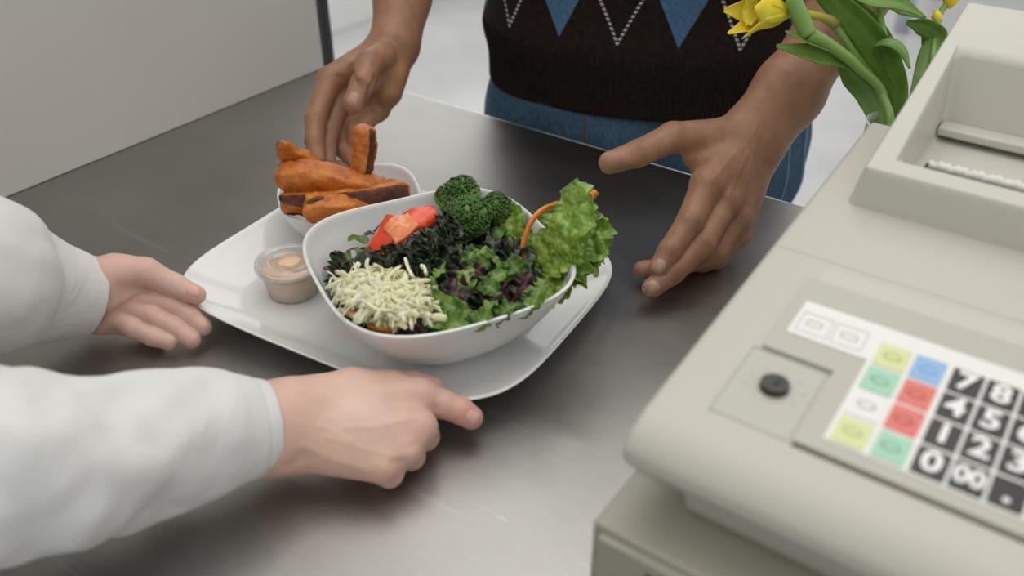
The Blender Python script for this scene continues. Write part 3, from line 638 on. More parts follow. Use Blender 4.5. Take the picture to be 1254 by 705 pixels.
    def coat(X):
        d = ell_d(X, (-.62, -.24, .28), (.20, .13, .22)); d = smin(d, cap_d(X, (-.62, -.24, .2), (-.62, -.24, -.75), .15, .19), .06)
        for a, q in ((sL, e), (sR, e2)): d = smin(d, cap_d(X, a, a+(q-a)*.35, .068, .062), .03)
        return np.maximum(np.maximum(d+.004*np.sin(X[:, 0]*35+np.sin(X[:, 2]*6)), -.62-X[:, 2]), -(np.linalg.norm(X-np.array([-.62, -.22, .50]), axis=1)-.075))
    V, Q = nets(coat, (-.92, -.46, -.64), (-.32, .05, .52), .007); V = relax(V, Q, 3); ct = link('coat', npmesh('coat', V, Q), M['coat'], root)
    sleeve('sleeve', [sL+(e-sL)*.1, sL+(e-sL)*.75, W(-90, 330, .62), W(0, 343, .675), W(62, 356, .712), W(112, 364, .737)], [.060, .060, .062, .056, .042, .0325], [.060, .060, .060, .054, .041, .031], M['coat'], ct, (0, 0, 1), .7, .0045)
    sleeve('sleeve', [sR+(e2-sR)*.1, sR+(e2-sR)*.75, W(-120, 572, .475), W(0, 567, .50), W(90, 553, .525), W(200, 540, .56), W(290, 527, .588), W(328, 521, .600)], [.060, .060, .062, .0575, .055, .047, .036, .031], [.060, .060, .062, .055, .052, .044, .034, .030], M['coat'], ct, (0, 0, 1), 2.1, .0120)
    for x, y, z in [(.62, -.095, .2), (.62, -.09, .05), (.62, -.075, -.1)]:
        bm = bmesh.new(); bmesh.ops.create_cone(bm, cap_ends=True, segments=20, radius1=.0085, radius2=.0085, depth=.003, matrix=Matrix.Translation((-x, y, z)) @ Matrix.Rotation(math.pi/2, 4, 'X')); me = bpy.data.meshes.new('b'); bm.to_mesh(me); bm.free(); link('button', me, M['china'], ct)
man(); cook()
# ------------------------------------------------------------------ the till
def dz(y): return .160+.08*(y-.35)
def Pd(x, y):
    d = ray(x, y); t = (.160+.08*(CAM[1]-.35)-CAMH)/(d[2]-.08*d[1]); return CAM+d*t
def decal(name, pts, mt, parent, h, thick=.0006):
    """a flat shape lying on the sloping deck, pts in (x, y)"""
    n = len(pts); V = [(x, y, dz(y)+h) for x, y in pts]+[(x, y, dz(y)+h-thick) for x, y in pts]
    return link(name, pymesh(name, V, [list(range(n))]+[[n+i for i in range(n)][::-1]]+[(i, n+i, n+(i+1) % n, (i+1) % n) for i in range(n)]), mt, parent, smooth=False)
def rrect(x0, x1, y0, y1, r, k=4):
    o = []
    for cx, cy, a in ((x1-r, y1-r, 0), (x0+r, y1-r, 90), (x0+r, y0+r, 180), (x1-r, y0+r, 270)):
        for i in range(k+1):
            q = math.radians(a+90*i/k); o.append((cx+r*math.cos(q), cy+r*math.sin(q)))
    return o
def text(s, x, y, h, size, mt, parent, off=.0, name='digit', ext=.0002, sx=1.0):
    cu = bpy.data.curves.new('t', 'FONT'); cu.body = s; cu.size = size; cu.align_x = 'CENTER'; cu.align_y = 'CENTER'; cu.extrude = ext; cu.offset = off; cu.resolution_u = 3
    o = bpy.data.objects.new('t', cu); COL.objects.link(o); dg = bpy.context.evaluated_depsgraph_get(); dg.update()
    me = bpy.data.meshes.new_from_object(o.evaluated_get(dg)); bpy.data.objects.remove(o)
    me.transform(Matrix.Translation((x, y, dz(y)+h)) @ Matrix.Rotation(math.atan(.08), 4, 'X') @ Matrix.Diagonal((sx, 1, 1, 1))); me.materials.clear()
    return link(name, me, mt, parent, smooth=False)
def frame_pts(name, x0, x1, y0, y1, w, mt, parent, h):
    V = []; Fc = []
    for a, b, c, d in ((x0, x1, y0, y0+w), (x0, x1, y1-w, y1), (x0, x0+w, y0, y1), (x1-w, x1, y0, y1)):
        i = len(V); V += [(a, c, dz(c)+h), (b, c, dz(c)+h), (b, d, dz(d)+h), (a, d, dz(d)+h)]; Fc.append((i, i+1, i+2, i+3))
    return link(name, pymesh(name, V, Fc), mt, parent, smooth=False)
def register():
    R0, R1 = -.143, .235
    r = empty('cash_register', (.04, .5, 0), 'beige electronic cash register with keypad and cash drawer at the counter edge', 'cash register')
    # drawer case
    dr = boxo('drawer_case', (-.149, R1+.003, .284, .690, .004, .099), M['drawer'], r, bev=.0022)
    fr = boxo('drawer_front', (-.144, R1-.002, .2795, .290, .010, .0945), M['drawer'], r, bev=.0018)
    boxo('drawer_lock_plate', (-.112, -.040, .2775, .2799, .052, .084), M['drawer'], fr, bev=.0008); boxo('drawer_recess', (-.1145, -.038, .2788, .2797, .0495, .0865), M['black_plastic'], fr)
    for x in (-.12, .2):
        for y in (.32, .70): boxo('foot', (x-.012, x+.012, y-.012, y+.012, 0, .006), M['black_plastic'], r)
    # pedestal + console
    prism('pedestal', [(.318, .0985), (.308, .130), (.665, .130), (.655, .0985)], R0+.028, R1-.02, M['plastic'], r, bev=.005)
    prof = [(.318, .1290), (.303, .1300), (.2965, .1345), (.2950, .1440), (.3020, .1530), (.3160, .1573), (.350, .160), (.56, dz(.56)), (.668, dz(.668)), (.680, .178), (.678, .125), (.665, .1215)]
    con = prism('console', prof, R0, R1, M['plastic'], r, bev=.011, seg=5)
    V, Fc = tube_vf([(R0+.010, .2953, .1355), (R1-.01, .2953, .1355)], .0004, seg=6); link('shell_seam', pymesh('s', V, Fc), M['ink_grey'], con)
    prism('rear_housing', [(.60, .1215), (.745, .125), (.750, .188), (.60, .178)], -.117, R1-.03, M['plastic'], r, bev=.006)
    # seam in the deck + raised overlay
    for (xa, xb, ya, yb) in ((-.139, R1, .4815, .4827),): decal('deck_seam', [(xa, ya), (xb, ya), (xb, yb), (xa, yb)], M['overlay'], con, .0002)
    ov = [(-.110, .389), (-.0715, .389), (-.0715, .333), (R1-.01, .333), (R1-.01, .4585), (-.110, .4585)]
    decal('display_band', [(-.106, .4595), (R1-.01, .4595), (R1-.01, .4745), (-.106, .4745)], M['plastic_cover'], con, .0004, .001)
    o = decal('keypad_overlay', ov, M['overlay'], r, .0022, .004)
    decal('keypad_shadow_line', [(-.0715, .3312), (R1-.01, .3312), (R1-.01, .3327), (-.0715, .3327)], mat('gap_shade', (.12, .11, .06), .7), con, .00035, .001)  # dark strip painted in for the shadow line along the raised overlay's front edge
    sh = [(-.1037, .4055), (-.060, .4055), (-.060, .341), (R1-.02, .341), (R1-.02, .436), (-.1037, .436)]
    M['key_lockgrey'] = mat('faded_ink', (.52, .52, .51), .5)
    s_ = decal('keypad_sheet', sh, M['sheet'], o, .0028)
    for cx in (-.0925, -.0735): frame_pts('printed_box', cx-.0085, cx+.0085, .4095, .4265, .0005, M['key_lockgrey'], s_, .0031); frame_pts('printed_mark', cx-.0045, cx+.004, .4155, .4205, .0005, M['ink_grey'], s_, .0031)
    # lock plate
    lp = decal('lock_plate', [(-.1135, .3325), (-.0735, .3325), (-.0735, .3865), (-.1135, .3865)], mat('lock_plate', (.50, .488, .435), .45), r, .0006, .002)
    for a in ([(-.1142, .3318), (-.1135, .3318), (-.1135, .3875), (-.1142, .3875)], [(-.1142, .3868), (-.0728, .3868), (-.0728, .3878), (-.1142, .3878)]): decal('plate_groove', a, M['ink_grey'], lp, .0007, .001)
    c = Pd(948, 475); bm = bmesh.new()
    bmesh.ops.create_cone(bm, cap_ends=True, segments=40, radius1=.0078, radius2=.0074, depth=.004, matrix=Matrix.Translation((c[0], c[1], c[2]+.0016))); me = bpy.data.meshes.new('key_lock'); bm.to_mesh(me); bm.free(); kl = link('key_lock', me, M['black_plastic'], r, smooth=False)
    boxo('keyhole', (c[0]-.0006, c[0]+.0016, c[1]-.001, c[1]+.0055, c[2]+.0030, c[2]+.0044), M['dark'], kl, bev=.0004)
    for k in range(7):
        a = math.radians(200-k*38); text('ABCDEFG'[k] if False else '-', c[0]+.0145*math.cos(a), c[1]+.0135*math.sin(a), .0009, .005, M['ink_grey'], lp, name='printed_mark', ext=.0001)
    # keys
    kx = lambda i: -.0142+i*.0163+.0006; ky = lambda j: .4135-j*.0206
    def key(x, y, mt, s=None, ink='ink_white', sz=.0165, off=.00055, w=.0146, hh=.0182):
        k = decal('key', rrect(x-w/2, x+w/2, y-hh/2, y+hh/2, .0006, 2), M[mt], o, .0034, .0008)
        if s: text(s, x, y-.0002, .0040, sz, M[ink], k, off, sx=.86 if len(s) > 1 else 1.0)
        return k
    D = {(0, 0): '7', (1, 0): '8', (2, 0): '9', (0, 1): '4', (1, 1): '5', (2, 1): '6', (0, 2): '1', (1, 2): '2', (2, 2): '3', (0, 3): '0', (1, 3): '00', (2, 3): '.'}
    for (i, j), s in D.items(): key(kx(i), ky(j), 'key_black', s, sz=.0155 if s == '00' else .0185)
    xb = -.0318
    def oval(k, x, y, ink): 
        pts = []; V = []; Fc = []
        for q in range(24):
            a = 2*math.pi*q/24
            for rr in (1, .82): V.append((x+.0045*rr*math.cos(a), y+.0030*rr*math.sin(a), dz(y)+.0038))
        Fc = [(2*q, (2*q+2) % 48, (2*q+3) % 48, 2*q+1) for q in range(24)]; link('printed_mark', pymesh('m', V, Fc), M[ink], k, smooth=False)
    for j, (mt, ink) in enumerate((('key_blue', 'ink_white'), ('key_red', 'ink_red'), ('key_red', 'ink_red'), ('key_green', 'ink_green'))): k = key(xb+.0002*j, ky(j), mt, w=.0150); oval(k, xb, ky(j), ink if j else 'key_blue')
    for j, (mt, ink) in enumerate((('key_yellow', 'ink_yellow'), ('key_green', 'ink_green'), ('key_white', 'ink_grey'), ('key_yellow', 'ink_yellow'))): k = key(xb-.0178, ky(j), mt, w=.0158); oval(k, xb-.0178, ky(j), ink)
    for j, mt in enumerate(('key_white', 'key_white', 'key_blue', 'key_orange')): key(kx(3)+.001, ky(j), mt, w=.016)
    for j, mt in enumerate(('key_white', 'key_white', 'key_white', 'key_orange')): key(kx(4)+.003, ky(j), mt, w=.016)
    # printer cover, hollowed
    x0, x1 = -.124, R1-.02
    V = [(x0, .548, dz(.548)-.020), (x1, .548, dz(.548)-.020), (x1, .760, dz(.76)-.030), (x0, .760, dz(.76)-.030)]
    top = [(x0+.009, .5535, .2022), (x1-.010, .5535, .2022), (x1-.010, .752, .262), (x0+.013, .752, .262)]
    tz = lambda y: .2035+(y-.558)*(.0585/.194)
    xr = x1-.04; op = [(-.0990, .5670), (xr, .5670), (xr, .690), (-.1010, .690)]; fl = [(-.093, .588), (xr-.01, .588), (xr-.01, .674), (-.0945, .674)]
    V += top+[(x, y, tz(y)) for x, y in op]+[(x, y, .186) for x, y in fl]
    q4 = lambda a, b, f=False: [(a+i, a+(i+1) % 4, b+(i+1) % 4, b+i) for i in range(4)]
    me = pymesh('printer_cover', V, [(3, 2, 1, 0)]+q4(0, 4)+q4(4, 8)+q4(8, 12)+[(12, 13, 14, 15)]); bm = bmesh.new(); bm.from_mesh(me); bmesh.ops.recalc_face_normals(bm, faces=bm.faces[:]); bm.to_mesh(me); bm.free()
    pc = link('printer_cover', me, M['plastic_cover'], r, smooth=False)
    mod(pc, 'BEVEL', width=.0050, segments=6, limit_method='ANGLE', angle_limit=.3, use_clamp_overlap=False); bake(pc)
    pc.data.polygons.foreach_set('use_smooth', [True]*len(pc.data.polygons)); mod(pc, 'WEIGHTED_NORMAL'); bake(pc)
    boxo('paper_slot', (-.089, -.012, .608, .618, .1855, .1868), M['dark'], pc, bev=.0003)
    boxo('slot_ledge', (-.0945, xr-.006, .660, .676, .190, .1965), M['plastic_cover'], pc, bev=.0018)
    V = []; n = 40
    for i in range(n+1):
        x = -.0865+.071*i/n; j = .0008*math.sin(i*2.1)+.0006*math.sin(i*5.3); V += [(x, .610, .1868), (x, .6125+j*.3, .1915+j), (x, .6135+j*.3, .1913+j), (x, .613, .1868)]
    Fc = [(4*i+a, 4*i+4+a, 4*i+4+(a+1) % 4, 4*i+(a+1) % 4) for i in range(n) for a in range(4)]; link('receipt_paper', pymesh('p', V, Fc), M['paper'], r)
    boxo('paper_flap', (-.012, xr-.012, .600, .640, .185, .200), M['plastic_cover'], pc, bev=.002)
register()
# ------------------------------------------------------------------ vase of daffodils
def strip(name, C_, wid, mt, parent, nrm=(0, -.5, 1), curl=.25, seg=6, thick=.0008, keel=.0):
    C2 = catmull(C_, 8); n = len(C2); t = np.linspace(0, 1, n); w = np.interp(t, np.linspace(0, 1, len(wid)), wid)
    T, A, B = frames(C2, nrm); V = []; mid = []
    for i in range(n):
        for k in range(seg+1):
            s_ = -1+2*k/seg; V.append(C2[i]+B[i]*w[i]*s_+A[i]*(curl*w[i]*s_*s_)); mid.append(max(0, 1-abs(s_)*4)*.5)
    me = pymesh(name, V, [(i*(seg+1)+k, i*(seg+1)+k+1, (i+1)*(seg+1)+k+1, (i+1)*(seg+1)+k) for i in range(n-1) for k in range(seg)]); vattr(me, 'mid', mid)
    o = link(name, me, mt, parent); mod(o, 'SOLIDIFY', thickness=thick); bake(o); return o
def flowers():
    _v = (-.146, .793, 0); vb = np.array([_v[0], _v[1], 0.0]); top = .160
    v = empty('vase', vb, 'white vase half hidden behind the cash register, holding the daffodils', 'vase')
    prof = [(.030, 0), (.036, .004), (.036, .05), (.034, .09), (.0305, .13), (.031, .156), (.032, .160), (.0298, .160), (.0288, .152), (.029, .12), (.0325, .09), (.034, .05), (.033, .008), (.001, .006)]
    V = []; K = 48
    for rr, z in prof:
        for k in range(K): a = 2*math.pi*k/K; V.append((vb[0]+rr*.84*math.cos(a), vb[1]+rr*.84*math.sin(a), z*.87))
    Fc = [(i*K+k, i*K+(k+1) % K, (i+1)*K+(k+1) % K, (i+1)*K+k) for i in range(len(prof)-1) for k in range(K)]+[list(range(K))[::-1], [(len(prof)-1)*K+k for k in range(K)]]
    link('vessel', pymesh('vessel', V, Fc), M['vase'], v)
    b = lambda dx, dy: vb+np.array([dx, dy, .10]); m_ = lambda dx, dy: vb+np.array([dx, dy, .142])
    def plant(label, stems, leaves, bloom=None):
        root = empty('daffodil', vb+np.array([0, 0, .008]), label, 'flower', 'daffodils in the white vase')
        for C_, ra in stems:
            V, Fc = tube_vf(catmull(C_, 8), np.interp(np.linspace(0, 1, 8*(len(C_)-1)+1), np.linspace(0, 1, len(ra)), ra), seg=14); link('stem', pymesh('stem', V, Fc), M['stem'], root)
        for a in leaves: strip('leaf', *a[:2], M['daffodil_leaf'], root, *a[2:])
        if bloom: bloom(root)
    def bloom1(root):
        # flower hangs to the left of its stem, seen from the side
        base = W(968, 16, .775); ax = W(905, 12, .76)-base; ax /= np.linalg.norm(ax)
        n0 = np.cross(ax, (0, 0, 1)); n0 /= np.linalg.norm(n0); n1 = np.cross(ax, n0)
        for k in range(6):
            a = 2*math.pi*k/6+.3; o_ = n0*math.cos(a)+n1*math.sin(a)
            op = .42 if k in (2, 3) else .28
            C_ = [base+o_*.002, base+ax*.016+o_*.011, base+ax*.034+o_*(.014+.006*op), base+ax*.052+o_*(.014+.03*op)]
            strip('petal', C_, [.003, .0095, .0105, .0015], M['petal'], root, tuple(-o_), .35, 8, .0006)
        V = []; K = 30; R_ = [(.0, .004), (.012, .006), (.024, .0075), (.036, .0095), (.040, .0125)]
        for d, rr in R_:
            for k in range(K): a = 2*math.pi*k/K; q = rr*(1+.10*math.sin(a*9)*(d > .035)); V.append(base+ax*d+(n0*math.cos(a)+n1*math.sin(a))*q)
        o = link('trumpet', pymesh('trumpet', V, [(i*K+k, i*K+(k+1) % K, (i+1)*K+(k+1) % K, (i+1)*K+k) for i in range(4) for k in range(K)]), M['petal'], root); mod(o, 'SOLIDIFY', thickness=.0006); bake(o)
        V, Fc = tube_vf([W(1018, 26, .790), W(1005, 20, .785), W(985, 17, .78), W(968, 16, .775)], [.0042, .0036, .0040, .0046], seg=14); link('flower_neck', pymesh('n', V, Fc), mat('neck_green', (.50, .48, .06), .45), root)
        V, Fc = tube_vf([W(1024, 30, .792), W(1016, 24, .789), W(1008, 20, .785)], [.0052, .0046, .003], seg=12); link('sheath', pymesh('n', V, Fc), M['husk'], root)
    plant('daffodil with an open yellow flower bending left over the sleeve', [([m_(-.004, -.004)-(0, 0, .05), m_(-.006, -.004), W(1068, 95, .800), W(1044, 62, .797), W(1022, 30, .792)], [.0036, .0034, .003, .0036])],
          [([m_(.004, -.006)-(0, 0, .04), W(1096, 118, .80), W(1082, 72, .79), W(1052, 30, .785), W(1010, -10, .78), W(980, -40, .77)], [.007, .013, .016, .015, .010, .003], (-.4, -.5, .8))], bloom1)
    plant('daffodil stem with a cut pale sheath pointing up beside the yellow flower', [([m_(-.010, .0)-(0, 0, .05), W(1082, 122, .795), W(1050, 82, .782), W(1015, 55, .772), W(990, 42, .766)], [.0042, .0042, .0046, .0056, .0068]), ([W(990, 43, .766), W(980, 20, .762), W(972, 0, .758), W(966, -20, .755)], [.0072, .0074, .0066, .0045])],
          [([W(1074, 108, .793), W(1040, 76, .785), W(1000, 66, .775), W(951, 56, .765)], [.0045, .0075, .0088, .0015], (-.3, -.5, .8)), ([W(1020, 62, .772), W(990, 50, .765), W(962, 38, .760)], [.004, .006, .001], (-.3, -.5, .8)),
           ([m_(-.008, .004)-(0, 0, .02), W(1070, 120, .81), W(1045, 92, .81), W(1022, 60, .80)], [.008, .013, .011, .002], (-.3, -.6, .7))])
    plant('daffodil leaves standing tallest, one tip folding back down over the register', [([m_(.006, .004)-(0, 0, .05), W(1092, 100, .81), W(1082, 40, .81), W(1070, -20, .81)], [.003, .003, .003, .002])],
          [([W(1104, 112, .80), W(1090, 70, .79), W(1078, 52, .775), W(1092, 50, .765), W(1106, 62, .76), W(1114, 84, .76)], [.004, .009, .010, .009, .006, .001], (0, -.6, .8)),
           ([m_(.0, .010)-(0, 0, .03), W(1088, 80, .83), W(1062, 30, .83), W(1020, -5, .82), W(985, -30, .81)], [.008, .012, .012, .009, .002], (-.4, -.5, .8)),
           ([W(1050, -50, .83), W(1080, -10, .83), W(1105, 8, .83), W(1134, 22, .83)], [.006, .008, .008, .001], (0, -.6, .8)), ([W(1010, -30, .80), W(1060, -2, .80), W(1100, 5, .80), W(1132, 20, .80)], [.005, .009, .008, .0012], (0, -.4, .9))])
    plant('daffodil at the back with a small yellow bud above the register', [([m_(.018, .0)-(0, 0, .05), m_(.018, 0), W(1140, 112, .84), W(1143, 60, .86), W(1150, 20, .87), W(1160, 4, .87)], [.0035, .003, .003, .003])],
          [([W(1120, 130, .85), W(1135, 70, .86), W(1148, 45, .86), W(1130, 32, .855), W(1111, 27, .85)], [.006, .008, .009, .0085, .002], (0, -.4, .9)), ([m_(.02, .006), W(1140, 80, .87), W(1137, 40, .87)], [.008, .009, .006], (0, -.8, .5))],
          lambda root: [link('bud', (lambda vf: pymesh('bud', *vf))(tube_vf([W(1160, 8, .87), W(1164, 0, .87), W(1170, -14, .87), W(1176, -30, .87)], [.004, .0075, .009, .003], seg=14)), M['petal'], root),
                        link('bud', (lambda vf: pymesh('bud', *vf))(tube_vf([W(1150, 28, .87), W(1147, 20, .87), W(1146, 12, .87)], [.003, .005, .002], seg=12)), M['petal'], root)])
flowers()
# ------------------------------------------------------------------ crockery
def dish(name, cx, cy, hx, hy, rot, nexp, prof, mt, label, cat, lift=0.0, K=160):
    V = []; c_, s_ = math.cos(rot), math.sin(rot)
    for s, z, mixn in prof:
        n = 2+(nexp-2)*mixn
        for k in range(K):
            a = 2*math.pi*k/K; c, q = math.cos(a), math.sin(a); p = 2/n
            x = math.copysign(abs(c)**p, c); y = math.copysign(abs(q)**p, q)
            r_ = (abs(c)**n+abs(q)**n)**(-1/n); x, y = c*r_, q*r_
            corner = (math.hypot(x, y)-1)/.35
            x, y = x*s*hx, y*s*hy
            V.append((cx+x*c_-y*s_, cy+x*s_+y*c_, z+lift*corner*max(0, s-.5)*2))
    m_ = len(prof); Fc = [(i*K+k, i*K+(k+1) % K, (i+1)*K+(k+1) % K, (i+1)*K+k) for i in range(m_-1) for k in range(K)]
    V.append((cx, cy, prof[0][1])); V.append((cx, cy, prof[-1][1])); Fc += [(len(V)-2, (k+1) % K, k) for k in range(K)]+[(len(V)-1, (m_-1)*K+k, (m_-1)*K+(k+1) % K) for k in range(K)]
    o = link(name, pymesh(name, V, Fc), mt); return tag(o, label, cat)
def smooth_prof(p, n=5):
    return [tuple(v) for v in catmull(np.array(p), n)]
plate = dish('serving_plate', -.4641, .486, .171, .1342, .0917, 4.4, smooth_prof([(.60, .0028, .9), (.62, .0002, .9), (.66, .0004, .9), (.68, .0045, .95), (.82, .0105, 1), (.93, .0180, 1), (.99, .0258, 1), (1.0, .0282, 1), (.985, .0284, 1), (.93, .0232, 1), (.83, .0150, 1), (.72, .0092, 1), (.55, .0074, .9), (.2, .0070, .9)]), M['china'],
  'large white square plate with curved rim lying on the steel counter, carrying both bowls', 'plate', .002)
bowlA = dish('salad_bowl', -.4013, .4640, .1012, .0980, -.502, 3.3, smooth_prof([(.44, .0105, 0), (.47, .0074, 0), (.52, .0074, 0), (.54, .0125, .05), (.68, .0235, .35), (.84, .0450, .8), (.95, .0665, 1), (1.0, .0775, 1), (.995, .0795, 1), (.972, .0785, 1), (.92, .0660, 1), (.80, .0440, .8), (.62, .0240, .4), (.40, .0165, .1), (.1, .0150, 0)]), M['china'],
  'large white rounded-square bowl filled with mixed salad', 'bowl', .004)
bowlB = dish('side_bowl', -.5655, .5320, .0665, .0560, .92, 2.85, smooth_prof([(.40, .0095, 0), (.44, .0074, 0), (.50, .0074, 0), (.53, .0115, .1), (.70, .0200, .4), (.86, .0340, .8), (.96, .0465, 1), (1.0, .0545, 1), (.99, .0560, 1), (.955, .0545, 1), (.90, .0455, 1), (.78, .0300, .7), (.58, .0180, .3), (.35, .0140, .1), (.1, .0130, 0)]), M['china'],
  'small white bowl holding the roasted sweet potato wedges, behind the salad bowl', 'bowl', .003)
# ------------------------------------------------------------------ sauce cup
def lathe(prof, c, K=64):
    V = []
    for rr, z in prof:
        for k in range(K): a = 2*math.pi*k/K; V.append((c[0]+rr*math.cos(a), c[1]+rr*math.sin(a), c[2]+z))
    return V, [(i*K+k, i*K+(k+1) % K, (i+1)*K+(k+1) % K, (i+1)*K+k) for i in range(len(prof)-1) for k in range(K)]
def cup():
    c = P(360, 356, .0078); r = empty('sauce_cup', c, 'small clear lidded cup of creamy orange sauce on the plate by the salad bowl', 'sauce cup')
    def closed(name, prof, mt, par, K=64):
        V, Fc = lathe(prof, c, K); n = len(prof); Fc += [[k for k in range(K)][::-1], [(n-1)*K+k for k in range(K)]]; me = pymesh(name, V, Fc); bm = bmesh.new(); bm.from_mesh(me); bmesh.ops.recalc_face_normals(bm, faces=bm.faces[:]); bm.to_mesh(me); bm.free(); return link(name, me, mt, par)
    k_ = .96
    closed('cup', [(.0215*k_, .0006), (.0222*k_, .0), (.0230*k_, .0012), (.0265*k_, .026), (.0272*k_, .027), (.0285*k_, .0278), (.0285*k_, .0286), (.0262*k_, .0282), (.0224*k_, .002), (.021*k_, .0012)], M['clear'], r)
    closed('sauce', [(.0212*k_, .0016), (.0221*k_, .0018), (.0258*k_, .0262), (.024*k_, .0268), (.018*k_, .0280), (.006*k_, .0292)], M['sauce'], r)
    closed('lid', [(.0255*k_, .0258), (.0300*k_, .0262), (.0312*k_, .0285), (.0306*k_, .0318), (.0290*k_, .0330), (.0272*k_, .0322), (.0262*k_, .0302), (.0250*k_, .0308), (.010*k_, .0320), (.010*k_, .0324), (.0250*k_, .0313), (.0266*k_, .0309), (.0276*k_, .0328), (.0290*k_, .0335), (.0310*k_, .0322), (.0317*k_, .0288), (.0303*k_, .0258)], M['clear'], r)
    # sauce smeared on the inside of the lid
    V = []; K = 40; cc = c+np.array([.006, .006, .0300])
    for q in (1, .6, .2):
        for k in range(K): a = 2*math.pi*k/K; w = q*(.0125+.003*vn((math.cos(a)*2, math.sin(a)*2, 3), 1)*1.2); V.append((cc[0]+w*1.15*math.cos(a), cc[1]+w*math.sin(a), cc[2]+(1-q)*.0012))
    link('sauce_smear', pymesh('s', V, [(i*K+k, i*K+(k+1) % K, (i+1)*K+(k+1) % K, (i+1)*K+k) for i in range(2) for k in range(K)]+[[2*K+k for k in range(K)]]), M['sauce'], r)
cup()
# ------------------------------------------------------------------ sweet potato wedges
def wedge(pts, rw, rh, label, up=(0, 0, 1), skin=(200, 330), seedv=0, tip=.25, twist=0):
    C2 = catmull(pts, 10); n = len(C2); t = np.linspace(0, 1, n); e0 = np.clip(np.minimum(t/.10, 1), 0, 1); e1 = np.clip(np.minimum((1-t)/.10, 1), 0, 1)
    env = (tip+(1-tip)*np.sin(e0*math.pi/2))*(tip+(1-tip)*np.sin(e1*math.pi/2)); rw_ = np.interp(t, np.linspace(0, 1, len(rw)), rw)*env; rh_ = np.interp(t, np.linspace(0, 1, len(rh)), rh)*env
    T, A, B = frames(C2, up); V = []; sk = []; seg = 40
    for i in range(n):
        for k in range(seg):
            a = 2*math.pi*k/seg; p = .42; c = math.copysign(abs(math.cos(a))**p, math.cos(a)); s_ = math.copysign(abs(math.sin(a))**p, math.sin(a))
            q = C2[i]+A[i]*c*rh_[i]+B[i]*s_*rw_[i]; nn = A[i]*c+B[i]*s_
            d = .0013*vn(q+seedv, 45, 3)+.0011*vn(q+seedv*2, 190, 4)
            V.append(q+nn*d); g = math.degrees(a) % 360; m_ = (skin[0]+skin[1])/2; hw = (skin[1]-skin[0])/2
            dd = abs((g-m_+180) % 360-180); sk.append(1.0 if dd < hw else (0.5 if dd < hw+6 else 0.0))
    Fc = [(i*seg+k, i*seg+(k+1) % seg, (i+1)*seg+(k+1) % seg, (i+1)*seg+k) for i in range(n-1) for k in range(seg)]+[list(range(seg))[::-1], [(n-1)*seg+k for k in range(seg)]]
    me = pymesh('sweet_potato_wedge', V, Fc); vattr(me, 'skin', sk); o = link('sweet_potato_wedge', me, M['wedge']); bm = bmesh.new(); bm.from_mesh(me); bmesh.ops.recalc_face_normals(bm, faces=bm.faces[:]); bm.to_mesh(me); bm.free()
    return tag(o, label, 'sweet potato wedge', 'roasted sweet potato wedges in the side bowl')
g = P
wedge([g(338, 217, .086), g(370, 216, .087), g(412, 221, .085), g(461, 231, .078)], [.0115, .013, .0115, .008], [.0100, .0140, .0125, .0075], 'fat orange sweet potato wedge lying across the top of the pile', (0, -.3, 1), (170, 200), 1, .55)
wedge([g(344, 241, .072), g(390, 242, .073), g(440, 240, .073), g(498, 232, .072)], [.009, .010, .012, .011], [.0055, .0065, .0095, .0100], 'long wedge with dark purple skin under the fat orange one', (0, .3, 1), (55, 160), 2, .6)
wedge([g(372, 262, .066), g(395, 255, .071), g(425, 255, .069), g(474, 251, .060)], [.008, .010, .0095, .006], [.0085, .0105, .0095, .005], 'orange sweet potato wedge lowest at the front rim of the small bowl', (0, -.2, 1), (150, 200), 3, .3)
wedge([g(344, 254, .060), g(360, 251, .061), g(378, 258, .058)], [.0085, .010, .006], [.006, .0075, .005], 'short curled wedge end at the left rim of the small bowl', (0, 0, 1), (100, 240), 4, .4)
wedge([g(376, 250, .076), g(388, 245, .078), g(398, 246, .076)], [.006, .007, .006], [.0055, .006, .005], 'small purple-skinned wedge tip poking up between two orange wedges', (0, 0, 1), (20, 250), 5, .5)
wedge([g(344, 173, .120), g(352, 186, .106), g(368, 196, .094), g(390, 203, .082)], [.004, .010, .012, .008], [.0025, .005, .006, .005], 'thin pointed wedge sticking out behind at the left of the pile', (.3, -.6, .7), (80, 150), 6, .4)
wedge([W(447, 155, .800), W(447, 175, .808), W(444, 200, .815), W(438, 222, .82)], [.0105, .0105, .010, .009], [.0075, .008, .008, .007], 'wedge standing upright against the pile', (0, -.8, .5), (262, 284), 7, .7)
wedge([g(396, 206, .078), g(415, 206, .078), g(430, 213, .074)], [.007, .008, .006], [.006, .006, .005], 'dark roasted wedge behind the fat one, beside the upright wedge', (0, 0, 1), (0, 360), 8, .4)
wedge([g(466, 250, .058), g(480, 248, .060), g(490, 248, .058)], [.006, .007, .006], [.005, .006, .005], 'small dark wedge end under the long purple one at its right end', (0, 0, 1), (40, 200), 9, .5)
wedge([g(440, 216, .064), g(452, 224, .062), g(464, 232, .060)], [.007, .009, .008], [.006, .008, .007], 'short wedge tucked in below the upright wedge', (0, 0, 1), (100, 200), 10, .5)
wedge([g(484, 240, .056), g(494, 236, .058), g(502, 236, .058)], [.007, .008, .006], [.006, .007, .005], 'wedge end at the right inner wall of the small bowl', (0, 0, 1), (60, 200), 11, .5)
wedge([g(400, 232, .048), g(440, 232, .048), g(470, 236, .048)], [.016, .020, .015], [.010, .013, .010], 'wide wedge at the bottom of the small bowl beneath the others', (0, 0, 1), (90, 270), 12, .5)
wedge([g(365, 244, .050), g(385, 250, .050), g(420, 250, .046)], [.012, .015, .012], [.008, .010, .009], 'wedge deep in the small bowl under the two front wedges', (0, 0, 1), (90, 270), 13, .5)
